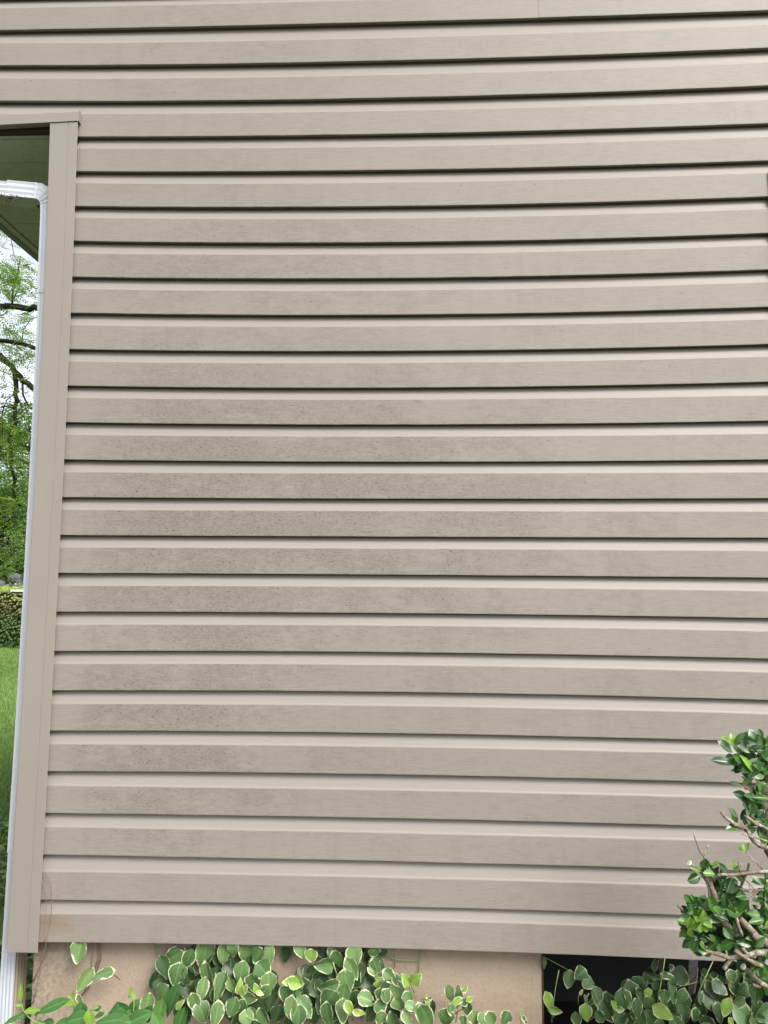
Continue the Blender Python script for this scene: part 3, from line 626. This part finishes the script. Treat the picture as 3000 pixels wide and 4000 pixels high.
weed('weed_plant', 'darker green weed with large overlapping leaves at the left foot of the dense vine', [
    (1290, 960, 190, 190, -100, -.12, 0, 'ellip'), (1270, 1000, 200, 120, 190, -.13, 0, 'lance'), (1340, 1000, 160, 110, -30, -.12, 0, 'lance'), (1450, 920, 150, 100, -60, -.10, 0), (1405, 740, 70, 40, -100, -.1, 1, 'lance'), (1400, 800, 60, 35, 120, -.1, 1, 'lance'), (1450, 800, 60, 35, 60, -.1, 1, 'lance'), (1200, 1070, 330, 130, 175, -.15, 0, 'lance'), (1490, 1050, 330, 150, 160, -.15, 0, 'ellip'), (1600, 1000, 220, 120, 120, -.13, 0), (1730, 960, 250, 120, 100, -.14, 0, 'lance'), (1855, 850, 390, 160, 117, -.14, 0, 'lance'), (1950, 1050, 260, 130, 110, -.13, 0), (1400, 1090, 260, 130, 10, -.15, 0), (1700, 1090, 240, 130, 60, -.15, 0)],
    [(.0016, -.11, (1410, 780), (1450, 860), (1440, 960), (1430, 1060), (1430, 1180)), (.002, -.13, (1700, 900), (1650, 1050), (1640, 1180))], 13, None)

# ------------------------------------------------------------------ evergreen shrub at the right edge
sh = tag(empty('evergreen_shrub', (1.35, -.42, .012)), 'dark glossy evergreen shrub with cut lichen grey branches at the right edge before the siding', 'shrub')
rs = random.Random(21)
def brn(pts_, r, Y=-.42, jit=.012):
    r = (r[0] * .82, r[1] * .82)
    P = [onY(p[0], p[1], Y if len(p) < 3 else p[2]) for p in pts_]; out = []
    for a, b in zip(P, P[1:]):
        n_ = max(2, int((b - a).length / .012))
        for k in range(n_): out.append(a.lerp(b, k / n_) + Vector((rs.gauss(0, 1), rs.gauss(0, 1), rs.gauss(0, 1))) * r[0] * .16)
    out.append(P[-1]); n_ = len(out)
    return out, [(r[0] + (r[1] - r[0]) * k / (n_ - 1)) * (1 + .2 * math.sin(k * 1.9) * rs.random()) for k in range(n_)]
def wood(name, mat, lst):
    for pts_, r, *Y in lst:
        m = MB(); P, Rr = brn(pts_, r, *(Y or [-.42])); m.tube(P, Rr, 9, rough=.12); m.build(name, mat, sh, True)
wood('trunk', M_barkd, [([(3210, 4600), (3150, 4100), (3080, 3600), (3020, 3330), (2975, 3160), (2978, 3040), (3003, 2950)], (.030, .0105), -.42)])
wood('branch', M_barkd, [([(2952, 3105), (2925, 3045), (2900, 3012), (2880, 2985)], (.0048, .0030), -.43), ([(2985, 3030), (3020, 2990)], (.006, .005), -.43),
    ([(3060, 3700), (2960, 3640), (2880, 3625), (2800, 3600), (2760, 3560)], (.011, .007), -.38), ([(2890, 3470), (2908, 3432), (2922, 3395), (2925, 3372)], (.0030, .0034), -.44), ([(2771, 3512), (2769, 3475), (2758, 3450)], (.0022, .0018), -.45)])
wood('branch', M_bark, [
    ([(2815, 3170), (2838, 3195), (2870, 3220), (2915, 3235), (2940, 3280), (2968, 3303), (3010, 3318), (3060, 3380)], (.0040, .0072), -.46),
    ([(2913, 3190), (2950, 3215), (3010, 3245), (3060, 3330)], (.0046, .0050), -.47), ([(2897, 3257), (2950, 3272), (3010, 3290)], (.0016, .0024), -.48),
    ([(2708, 3242), (2716, 3280), (2730, 3315), (2748, 3345), (2760, 3372), (2790, 3440)], (.0014, .0032), -.45), ([(2769, 3301), (2755, 3322), (2750, 3342)], (.0013, .0018), -.45), ([(2730, 3332), (2746, 3338)], (.0010, .0012), -.45),
    ([(2914, 3332), (2945, 3360), (2985, 3402)], (.0014, .0019), -.45),
    ([(2803, 3420), (2870, 3418), (2930, 3408), (3010, 3403), (3080, 3430)], (.0038, .0046), -.46), ([(2893, 3415), (2890, 3385), (2884, 3365)], (.0034, .0016), -.46), ([(2890, 3385), (2900, 3373)], (.002, .001), -.46), ([(2808, 3415), (2812, 3385)], (.0018, .001), -.46),
    ([(2748, 3412), (2772, 3448), (2786, 3492), (2798, 3545), (2830, 3600), (2900, 3680)], (.0078, .0086), -.44),
    ([(2690, 3371), (2705, 3382), (2722, 3398), (2750, 3412)], (.0052, .004), -.44),
    ([(2888, 3472), (2935, 3482), (3010, 3474)], (.0026, .0038), -.45), ([(2911, 3505), (2935, 3500), (2962, 3482)], (.0022, .002), -.45), ([(2912, 3438), (2930, 3455), (2948, 3476)], (.0013, .0014), -.45), ([(2925, 3455), (2932, 3478)], (.0012, .0012), -.45),
    ([(2892, 3590), (2930, 3625), (2958, 3660), (3010, 3695), (3090, 3770)], (.0074, .0125), -.47), ([(2878, 3585), (2888, 3625), (2897, 3655)], (.0034, .0048), -.47),
    ([(2742, 3718), (2775, 3718), (2800, 3728), (2850, 3742), (2900, 3738), (2950, 3722), (3010, 3718), (3100, 3740)], (.0042, .0080), -.48),
    ([(2825, 3785), (2838, 3768), (2862, 3742)], (.0052, .0050), -.48), ([(2870, 3712), (2900, 3735), (2950, 3765), (3020, 3790)], (.0042, .0056), -.49), ([(2900, 3700), (2915, 3722), (2940, 3738)], (.0054, .0050), -.48),
    ([(2902, 3776), (2930, 3800), (2968, 3838), (3020, 3865), (3100, 3900)], (.0056, .0066), -.47), ([(2942, 3848), (2972, 3853)], (.004, .0035), -.47),
    ([(2648, 3538), (2672, 3560), (2700, 3585), (2745, 3610)], (.0030, .0040), -.44), ([(2645, 3583), (2668, 3580), (2690, 3578)], (.0016, .002), -.44), ([(3012, 3655), (2985, 3615), (2960, 3570)], (.006, .0025), -.44), ([(2700, 3590), (2716, 3640), (2745, 3660), (2790, 3680)], (.004, .0045), -.43)])
for (x, y, Y) in ((2689, 3370, -.4435), (2901, 3774, -.4735), (2995, 3757, -.49)):
    ct = MB(); ct.tube([onY(x, y, Y), onY(x + 5, y + 4, Y)], .0062, 10); ct.build('cut_end', M_cut, sh)
rd = MB(); rd.tube([onY(2908, 3072, -.45), onY(2914, 3078, -.45), onY(2920, 3083, -.45)], [.002, .0042, .002], 8, rough=.25); rd.build('withered_bud', M_red, sh)
fl = Leaves()
def sleaf(x, y, l, w_, a, Y=-.44, r=None, up=.45, cup=None):
    p = onY(x, y, Y); k = (p - CP).dot(CF) / FPX
    tp = (vec_a(a) + Vector((0, rs.uniform(-.45, .25), 0))).normalized(); nr = Vector((rs.uniform(-.4, .4), -.8, up + rs.uniform(-.3, .5)))
    fl.leaf(p, tp, nr, l * k * 1.08, w_ * k * 1.1, rs.choice(('ellip', 'obov')), cup if cup is not None else rs.uniform(.1, .7), rs.uniform(-.05, .25), rr=rs, r=r if r is not None else rs.uniform(0, .75), wav=.05, nu=8, nv=8)
# explicit big leaves (base x, y, length, width, direction)
for d in [(2860, 2940, 62, 28, 222, .3), (2878, 2985, 90, 32, 192, .1), (2860, 2912, 60, 20, 218, .95), (2872, 2910, 55, 24, -60, .5), (2866, 2905, 40, 18, -95, .95), (2880, 2908, 62, 22, -48, .4), (2865, 2915, 30, 14, -120, .9), (2905, 2975, 60, 34, -150, .4), (2890, 3018, 45, 10, 195, .2), (2965, 2935, 75, 24, 193, .55), (2970, 2945, 60, 30, 30, .8), (2955, 2900, 50, 26, 250, .3), (2958, 2905, 60, 30, 200, .1), (2985, 2915, 50, 26, 240, .5), (2990, 2910, 40, 18, -70, .6), (2930, 2935, 60, 36, -40, .2), (2940, 2960, 70, 40, 140, .2), (2960, 2960, 80, 46, 125, .3),
          (2952, 3025, 90, 26, 232, .93), (2960, 3030, 55, 20, -100, .9), (2965, 3025, 60, 26, -55, .6), (2945, 3040, 45, 18, 150, .9), (2955, 3045, 40, 30, 70, .6), (2995, 3005, 60, 34, 200, .4), (2990, 3015, 60, 34, 170, .7), (2902, 3070, 46, 14, 197, .6), (2915, 3050, 28, 14, 220, .95),
          (2928, 3120, 70, 30, 205, .1), (2920, 3125, 60, 36, 60, .5), (2940, 3105, 40, 20, 250, .6), (2935, 3135, 50, 32, 110, .2), (2960, 3125, 60, 28, 200, .3), (3010, 3120, 70, 22, 188, .6), (3010, 3155, 70, 26, 215, .5), (2925, 3160, 60, 28, 110, .1),
          (2890, 3222, 60, 26, 172, .7), (2880, 3215, 40, 24, 240, .5), (2900, 3215, 50, 30, -30, .6), (2885, 3200, 50, 20, 235, .4), (2950, 3240, 40, 30, 170, .8), (2965, 3250, 45, 30, 60, .7), (2975, 3230, 40, 20, 250, .5), (3000, 3220, 50, 30, 200, .5), (2930, 3225, 40, 14, 250, .9),
          (2912, 3330, 36, 12, 215, .96), (2912, 3328, 34, 14, -95, .96), (2914, 3330, 36, 10, -70, .95),
          (2742, 3395, 48, 36, -80, .5), (2735, 3405, 40, 20, 210, .85), (2735, 3415, 50, 34, 150, .5), (2728, 3420, 46, 34, 160, .2), (2745, 3410, 45, 24, 0, .85), (2768, 3430, 50, 12, 190, .3), (2770, 3385, 30, 16, -140, .95), (2780, 3392, 40, 14, -60, .95), (2788, 3405, 40, 26, -140, .2), (2778, 3425, 50, 24, -50, .1), (2765, 3425, 45, 24, -110, .5), (2782, 3432, 60, 30, -20, .1),
          (2848, 3420, 55, 22, -130, .2), (2860, 3425, 60, 30, 120, .15), (2862, 3400, 36, 14, -80, .95), (2866, 3398, 25, 10, -50, .95), (2878, 3408, 20, 8, -100, .9), (2870, 3420, 50, 30, 20, .3)]:
    sleaf(*d[:5], Y=-.45 + rs.uniform(-.015, .015), r=d[5])
def rosette(x, y, n_, l, r0=.1, r1=.7, Y=-.43, spread=14, a0=0, a1=360):
    for k in range(n_):
        a = a0 + (a1 - a0) * (k + rs.uniform(-.3, .3)) / n_
        sleaf(x + rs.gauss(0, spread * .5), y + rs.gauss(0, spread * .5), l * rs.uniform(.75, 1.15), l * rs.uniform(.42, .6), a, Y + rs.uniform(-.03, .03), rs.uniform(r0, r1), up=rs.uniform(.1, .8))
for a in [(2810, 3455, 7, 62, 0, .3, -.40, 16), (2835, 3480, 7, 55, .1, .7), (2830, 3520, 7, 58, .1, .6), (2870, 3500, 5, 50, .1, .7), (2850, 3545, 7, 55, 0, .5), (2800, 3530, 5, 50, .2, .7), (2790, 3570, 7, 60, .1, .7), (2755, 3545, 6, 50, .3, .8), (2720, 3540, 7, 50, .3, .85), (2700, 3535, 5, 45, .2, .8), (2690, 3545, 5, 42, .0, .5), (2740, 3570, 6, 55, .2, .8), (2740, 3605, 8, 46, .83, .97, -.47, 10), (2725, 3590, 6, 52, .5, .95), (2700, 3610, 5, 46, .3, .9, -.45, 14, 90, 270), (2690, 3625, 5, 42, .6, .95, -.46, 12), (2740, 3640, 6, 50, .1, .6), (2720, 3665, 5, 56, .1, .5, -.46, 8, 150, 330), (2722, 3672, 3, 56, .1, .5, -.46, 6, 60, 130), (2760, 3680, 5, 48, .0, .5), (2780, 3620, 8, 55, 0, .3, -.40, 24), (2820, 3600, 9, 58, 0, .35, -.40, 26), (2850, 3620, 9, 58, 0, .3, -.39, 26), (2840, 3655, 8, 55, 0, .3, -.39, 26), (2880, 3570, 7, 55, .0, .5), (2820, 3570, 5, 60, .5, .9, -.47, 12, 160, 380), (2800, 3680, 6, 46, .1, .7), (2830, 3705, 6, 46, .0, .5), (2870, 3680, 5, 60, .4, .8, -.47, 12), (2900, 3690, 5, 62, .5, .8), (2930, 3700, 5, 60, .2, .7), (2960, 3695, 5, 56, .1, .6), (2880, 3640, 6, 50, 0, .4), (2945, 3590, 6, 56, .0, .4), (2975, 3580, 6, 56, .0, .4), (3000, 3600, 6, 56, .1, .6), (2985, 3640, 5, 54, .6, .95), (2960, 3620, 5, 50, .1, .5), (2995, 3460, 6, 48, .3, .8), (2990, 3520, 6, 50, .1, .5), (2985, 3440, 4, 40, .2, .6), (2950, 3770, 6, 60, .5, .92), (2985, 3790, 7, 60, .4, .9), (2985, 3850, 6, 56, .1, .6), (2880, 3760, 4, 50, 0, .4), (2915, 3570, 3, 60, .2, .8), (2840, 3570, 5, 50, .3, .9), (2755, 3730, 3, 44, .2, .95, -.48, 10, 200, 340),
          (2890, 2950, 6, 50, 0, .6), (2900, 2985, 6, 50, .1, .6), (2925, 2965, 6, 48, 0, .5), (2930, 3000, 5, 46, .1, .7), (2975, 2975, 6, 50, .1, .6), (2995, 2960, 5, 46, .1, .7), (2940, 2925, 5, 42, 0, .5), (2975, 2895, 4, 40, .2, .7), (3000, 2990, 6, 50, .2, .8), (2960, 3060, 4, 40, .4, .9), (2935, 3150, 6, 50, 0, .4), (2985, 3170, 5, 50, .0, .5), (2995, 3200, 6, 50, .1, .6), (2970, 3215, 5, 44, .1, .8),
          (2905, 3660, 6, 50, .1, .5, -.42, 14), (2985, 3660, 6, 54, .2, .7, -.46, 16), (2775, 3600, 6, 50, .1, .5, -.41, 16), (2850, 3590, 6, 50, .1, .5, -.41, 16), (2990, 3480, 6, 50, .2, .8, -.46, 16), (2960, 3000, 6, 46, .1, .6, -.42, 14), (2915, 2990, 5, 44, .1, .6, -.42, 14), (2985, 3750, 5, 54, .3, .9, -.49, 14), (2990, 2930, 6, 52, .1, .8), (2985, 3560, 6, 56, .1, .8), (2990, 3700, 6, 58, .2, .8), (2975, 3820, 5, 58, .3, .9), (2995, 3110, 5, 52, .1, .7), (2960, 3650, 5, 54, .1, .6), (3050, 3000, 10, 60, 0, .7, -.4, 40), (3080, 3150, 12, 60, 0, .7, -.4, 50), (3090, 3400, 12, 60, 0, .7, -.4, 60), (3080, 3600, 14, 60, 0, .7, -.4, 60), (3110, 3800, 14, 60, 0, .8, -.4, 60), (3180, 3300, 14, 60, 0, .8, -.4, 80), (3200, 3600, 16, 60, 0, .8, -.4, 80)]:
    rosette(*a)
fl.build('foliage', M_shrub, sh, True)

# ------------------------------------------------------------------ background: near tree with pinnate leaves
tr = tag(empty('pinnate_tree', (-7.4, 9.0, 0)), 'pinnate leaved tree with dark crooked limbs against the white sky, beyond the downspout', 'tree')
rt = random.Random(5)
TY = 8.0
tk = MB(); tk.tube([(-7.4, 9, -.2), (-7.35, 9, 1.2), (-7.5, 8.9, 3), (-7.3, 8.7, 5), (-7.5, 8.6, 7.5), (-7.2, 8.5, 9)], [.24, .19, .16, .13, .08, .03], 12, rough=.06); tk.build('trunk', M_tbark, tr, True)
def limb(pts_, r0, r1):
    m = MB(); P = [onY(x, y, Y) for x, y, Y in pts_]; out = []
    for a, b in zip(P, P[1:]):
        n_ = max(2, int((b - a).length / .08))
        for k in range(n_): out.append(a.lerp(b, k / n_) + Vector((rt.gauss(0, .25), rt.gauss(0, .25), rt.gauss(0, .25))) * r0 * .8)
    out.append(P[-1]); n_ = len(out); r0 *= 1.15; r1 *= 1.15; m.tube(out, [r0 + (r1 - r0) * k / (n_ - 1) for k in range(n_)], 8, rough=.1)
    m.build('limb', M_tbark, tr, True)
limb([(-330, 1250, 8.7), (-150, 1180, 8.4), (0, 1199, TY), (60, 1198, TY), (140, 1205, TY), (300, 1230, 7.6)], .052, .032)
limb([(-330, 1280, 8.7), (-100, 1310, 8.3), (0, 1327, TY), (70, 1340, TY), (135, 1358, TY), (280, 1400, 7.7)], .040, .022)
limb([(-330, 1240, 8.7), (-120, 1300, 8.3), (0, 1390, TY), (40, 1430, TY), (75, 1470, TY), (125, 1515, TY), (260, 1640, 7.7)], .052, .028)
limb([(60, 1455, TY), (62, 1500, TY), (60, 1540, TY), (65, 1565, TY), (58, 1590, TY), (57, 1625, TY), (60, 1650, TY), (45, 1680, TY), (36, 1710, TY), (42, 1740, TY), (46, 1800, TY), (44, 1830, TY), (58, 1880, TY), (55, 1930, TY), (60, 1962, TY), (48, 1990, TY), (52, 2020, TY), (58, 2050, TY), (38, 2090, TY), (30, 2130, TY)], .030, .008)
limb([(88, 1498, TY), (90, 1540, TY), (105, 1575, TY), (122, 1597, TY)], .014, .009)
limb([(60, 1680, TY), (75, 1730, TY), (118, 1750, TY)], .013, .009)
limb([(0, 1800, TY), (10, 1690, TY), (8, 1610, TY), (28, 1560, TY), (52, 1540, TY)], .008, .005)
limb([(48, 1185, TY), (50, 1130, TY), (72, 1060, TY), (80, 1000, TY)], .013, .005)
limb([(55, 1165, TY), (70, 1130, TY)], .007, .004)
limb([(85, 1340, TY), (90, 1290, TY), (125, 1240, TY)], .008, .004)
limb([(62, 1965, TY), (95, 1980, TY), (120, 1990, TY)], .010, .007)
limb([(0, 690, TY), (55, 1000, TY), (70, 1020, TY)], .005, .004)
lv = Leaves()
def pinnate(c, size=.16):
    d = Vector((rt.uniform(-1, 1), rt.uniform(-1, 1), rt.uniform(-.7, .5))).normalized(); up = Vector((rt.uniform(-.4, .4), rt.uniform(-.4, .4), 1))
    s_ = d.cross(up).normalized(); n_ = 5; r = rt.random()
    for k in range(n_):
        q = (k + .5) / n_
        for sg in (-1, 1):
            b = c + d * size * q; ld = (s_ * sg + d * .5 + Vector((0, 0, -.2))).normalized(); ll = size * .22
            lv.card(b + ld * ll * .7, ld * ll * .66, ld.cross(up).normalized() * ll * .27, min(1, max(0, r + rt.uniform(-.1, .1))))
for x, y, s_, n_ in [(15, 770, 40, 10), (-20, 900, 50, 30), (20, 925, 25, 8), (8, 1060, 26, 40), (60, 1055, 35, 60), (35, 1110, 32, 45), (85, 1105, 30, 30), (125, 1050, 16, 10), (20, 1150, 28, 20), (100, 1155, 24, 12), (110, 1130, 18, 10), (35, 1225, 45, 16), (100, 1235, 25, 12), (15, 1290, 35, 26), (55, 1290, 26, 20), (90, 1310, 30, 20), (125, 1315, 18, 10), (30, 1350, 32, 20), (85, 1385, 26, 26), (120, 1385, 22, 22), (50, 1400, 30, 18), (105, 1440, 25, 14), (30, 1450, 25, 10), (20, 1500, 30, 12), (80, 1525, 24, 16), (75, 1480, 30, 10),
                     (90, 1620, 30, 34), (30, 1640, 32, 30), (60, 1690, 36, 40), (20, 1720, 30, 40), (100, 1700, 26, 30), (40, 1770, 36, 46), (85, 1790, 30, 36), (20, 1830, 30, 46), (70, 1850, 34, 46), (20, 1900, 30, 40), (90, 1880, 22, 26), (30, 1960, 26, 60), (75, 1955, 24, 40), (20, 2010, 22, 30), (60, 2030, 26, 40), (80, 2085, 16, 16), (20, 2080, 20, 12), (75, 2125, 14, 12), (25, 2160, 20, 24), (75, 2170, 20, 24), (25, 2215, 18, 30)]:
    for k in range(n_): pinnate(onY(x + rt.gauss(0, s_ * .8), y + rt.gauss(0, s_ * .8), TY + rt.gauss(0, .35)), rt.uniform(.13, .2))
for k in range(60):          # the rest of the crown, out of frame to the left and above
    c = Vector((rt.uniform(-10, -6.6), rt.uniform(7, 11), rt.uniform(3.6, 9.5)))
    for q in range(22): pinnate(c + Vector((rt.gauss(0, .35), rt.gauss(0, .35), rt.gauss(0, .25))), rt.uniform(.15, .22))
lv.build('crown', M_tleaf, tr)

# woodland trees behind the hedge
def far_tree(x, y, h, rad, seed, label, young=.1, name='woodland_tree'):
    rr = random.Random(seed); z0 = max(0, (y - 18) * .07) - .1; root = tag(empty(name, (x, y, z0)), label, 'tree', 'woodland trees behind the hedge')
    m = MB(); m.tube([(x, y, z0 - .3), (x + .1, y, z0 + h * .3), (x - .15, y + .1, z0 + h * .6), (x, y, z0 + h * .9)], [.22, .17, .11, .03], 9, rough=.08)
    for k in range(9):
        a = rr.uniform(0, 6.28); q = rr.uniform(.2, .8); L_ = rad * rr.uniform(.5, .9); b = Vector((x, y, z0 + h * q))
        m.tube([b, b + Vector((math.cos(a) * L_ * .5, math.sin(a) * L_ * .5, L_ * .25)), b + Vector((math.cos(a) * L_, math.sin(a) * L_, L_ * .35))], [.07, .045, .015], 6)
    m.build('trunk', M_tbark, root, True)
    c = Leaves()
    for k in range(190):
        a = rr.uniform(0, 6.28); q = rr.random(); rl = rad * (.35 + .65 * math.sin(math.pi * min(1, q * .9 + .1))) * rr.uniform(.35, 1)
        cc = Vector((x + math.cos(a) * rl, y + math.sin(a) * rl, z0 + h * (.08 + .92 * q))); sp = rr.uniform(.25, .6); rb = rr.random() ** 1.3
        for j in range(44):
            p = cc + Vector((rr.gauss(0, sp), rr.gauss(0, sp), rr.gauss(0, sp * .45)))
            d = Vector((rr.uniform(-1, 1), rr.uniform(-1, 1), rr.uniform(-.5, .3))).normalized() * rr.uniform(.06, .12)
            c.card(p, d, d.cross(Vector((rr.uniform(-1, 1), rr.uniform(-1, 1), 1))).normalized() * rr.uniform(.03, .06), min(1, max(0, rb * .75 + rr.uniform(-.1, .1) + young)))
    c.build('crown', M_fleaf, root)
for a in [(-17.5, 31, 8.6, 3.6, 1, 'bushy woodland tree straight behind the hedge beyond the downspout'), (-20.5, 33, 9.5, 3.8, 2, 'tall woodland tree left of the bushy one behind the hedge'), (-14.3, 34, 8.8, 3.6, 3, 'woodland tree showing right beside the downspout edge'),
          (-15.8, 25.5, 4.6, 2.2, 4, 'low young tree with lighter leaves at the woodland edge', .2), (-24, 36, 10.5, 4, 5, 'far left woodland tree at the lawn edge'), (-10, 37, 10, 4, 6, 'woodland tree hidden mostly behind the house corner'), (-19, 40, 11, 4.5, 7, 'darkest woodland tree farthest from the lawn', 0), (-13, 42, 12, 4.5, 8, 'tallest far woodland tree beyond the others')]:
    far_tree(*a)
# grey rocky bank behind hedge
rk = MB(); rr = random.Random(9)
for k in range(130):
    x = rr.uniform(-20, -9); y = rr.uniform(19.5, 20.5); z = rr.uniform(.9, 1.62); r = rr.uniform(.12, .26); n_ = 8; vs = []; fs = []
    for j in range(5):
        for i in range(n_):
            a = 2 * math.pi * i / n_; b = -1.3 + 2.6 * j / 4; q = r * rr.uniform(.8, 1.15); vs.append((x + math.cos(a) * math.cos(b) * q, y + math.sin(a) * math.cos(b) * q, z + math.sin(b) * q * .7))
    for j in range(4):
        for i in range(n_): fs.append((j * n_ + i, j * n_ + (i + 1) % n_, (j + 1) * n_ + (i + 1) % n_, (j + 1) * n_ + i))
    fs += [tuple(reversed(range(n_))), tuple(range(4 * n_, 5 * n_))]
    rk.add(vs, fs)
rk.box(-20, -9, 20, 21, -.2, 1.4)
tag(rk.build('rocky_bank', M_rock), kind='structure')

# hedge
hd_ = tag(empty('hedge', (-10.5, 14.6, 0)), 'clipped hedge with yellow green top and reddish middle at the far edge of the lawn', 'hedge')
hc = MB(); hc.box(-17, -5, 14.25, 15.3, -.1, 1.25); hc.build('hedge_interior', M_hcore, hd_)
t = NT('hedge_leaf'); r = t.attr('rnd'); sx = t.n('ShaderNodeSeparateXYZ'); t.l(t.coord(), sx.inputs[0])
nz = t.noise(2.2, 3, .6, t.coord()); zz = t.math('ADD', sx.outputs[2], t.math('MULTIPLY', t.math('SUBTRACT', nz, .5), .5))
c = t.ramp(t.math('MULTIPLY', zz, .6), [(.18, (.08, .17, .045)), (.42, (.12, .20, .06)), (.54, (.20, .17, .08)), (.66, (.34, .34, .11)), (.80, (.34, .46, .09))])
c = t.mix(t.ramp(r, [(.0, .65), (.7, 0.0)]), c, (.035, .06, .02)); t.base(c); t.set(.55, .3); t.translucent(c, .25)
M_hleaf = t.m
hl = Leaves(); rr = random.Random(12)
for k in range(17000):
    x = rr.uniform(-17.1, -5); 
    if rr.random() < .72: y = 14.2 + rr.gauss(0, .05); z = rr.uniform(0, 1.36)
    else: y = rr.uniform(14.2, 15.4); z = 1.32 + rr.gauss(0, .05)
    bmp = .08 * noise.noise(Vector((x * 1.6, z * 2, 3))); y -= bmp; z += bmp * .5
    d = Vector((rr.uniform(-1, 1), rr.uniform(-1, .4), rr.uniform(-.8, .8))).normalized() * rr.uniform(.02, .05)
    hl.card(Vector((x, y, z)), d, d.cross(Vector((rr.uniform(-.4, .4), -1, rr.uniform(0, .8)))).normalized() * rr.uniform(.014, .028), rr.random())
hl.build('foliage', M_hleaf, hd_)
# bird table in front of the hedge
bp = onY(66, 2311, 10.0); bt = tag(empty('bird_table', (bp.x + .12, 10.0, 0)), 'white flat tray on a slim post beyond the downspout, before the hedge', 'bird table')
b1 = MB(); b1.box(bp.x - .03, bp.x + .33, 9.85, 10.15, bp.z + .002, bp.z + .032); b1.build('tray', simple('white_paint', (.8, .8, .8), .4, .4), bt)
b2 = MB(); b2.box(bp.x - .025, bp.x + .325, 9.855, 10.145, bp.z - .03, bp.z + .0015); b2.build('tray_rim', simple('dark_rim', (.03, .03, .035), .5, .4), bt)
b3 = MB(); b3.tube([(bp.x + .15, 10, -.1), (bp.x + .15, 10, bp.z - .031)], .018, 8); b3.build('post', M_tbark, bt, True)

# ------------------------------------------------------------------ grass
gr_ = Leaves(); rr = random.Random(31)
def blade(x, y, h, w_, r):
    a = rr.uniform(0, 6.28); d = Vector((math.cos(a), math.sin(a), 0)); k = len(gr_.v); ln_ = Vector((rr.gauss(0, .4), rr.gauss(0, .4), 1)) * h
    p = Vector((x, y, -.01)); gr_.v += [tuple(p - d * w_), tuple(p + d * w_), tuple(p + ln_)]
    for n_ in range(3): gr_.at['edge'].append(1.); gr_.at['rnd'].append(r); gr_.at['mid'].append(.5)
    gr_.f.append((k, k + 1, k + 2)); gr_.m.append(0)
for k in range(60000):
    y = .1 + 17 * rr.random() ** 1.7; xc = -.545 * (y + 2.14) ; x = xc + rr.uniform(-1, .85) * (.25 + .05 * y) * 1.6
    if x > -1.25 or y > 14.2: continue
    s_ = 1 + y * .12; blade(x, y, rr.uniform(.035, .07) * (1 + y * .01), .0022 * s_ * 1.5, min(1, rr.random() * .7 + min(.35, max(0, y - 3) * .06)))  # far blades get lighter colours, sunlight painted into the distant grass
M_grass = leaf_mat('grass_blade', (.08, .17, .032), (.20, .33, .075), (.30, .43, .12), None, .5, .3, .35, 0)
tag(gr_.build('grass', M_grass), 'short green lawn grass', 'grass', kind='stuff')
gc = Leaves()
for k in range(2600):
    y = rr.uniform(.2, 2.6); xc = -.545 * (y + 2.14); x = xc + rr.uniform(-1, .9) * .8
    if x > -1.3: continue
    if noise.noise(Vector((x * 1.4, y * 1.4, 0))) + (1.9 - y) * .35 < .0: continue
    z = rr.uniform(.02, .09); a = rr.uniform(0, 6.28)
    gc.leaf((x, y, z), (math.cos(a), math.sin(a), rr.uniform(-.2, .3)), (rr.uniform(-.4, .4), rr.uniform(-.6, .2), 1), rr.uniform(.03, .055), rr.uniform(.022, .04), 'heart', .2, .2, 2, 3, rr=rr)
tag(gc.build('ground_cover', leaf_mat('ground_cover_leaf', (.05, .11, .03), (.10, .19, .05), (.18, .30, .06), None, .5, .3, .2, 0)), 'leafy ground cover near the downspout', 'ground cover', kind='stuff')
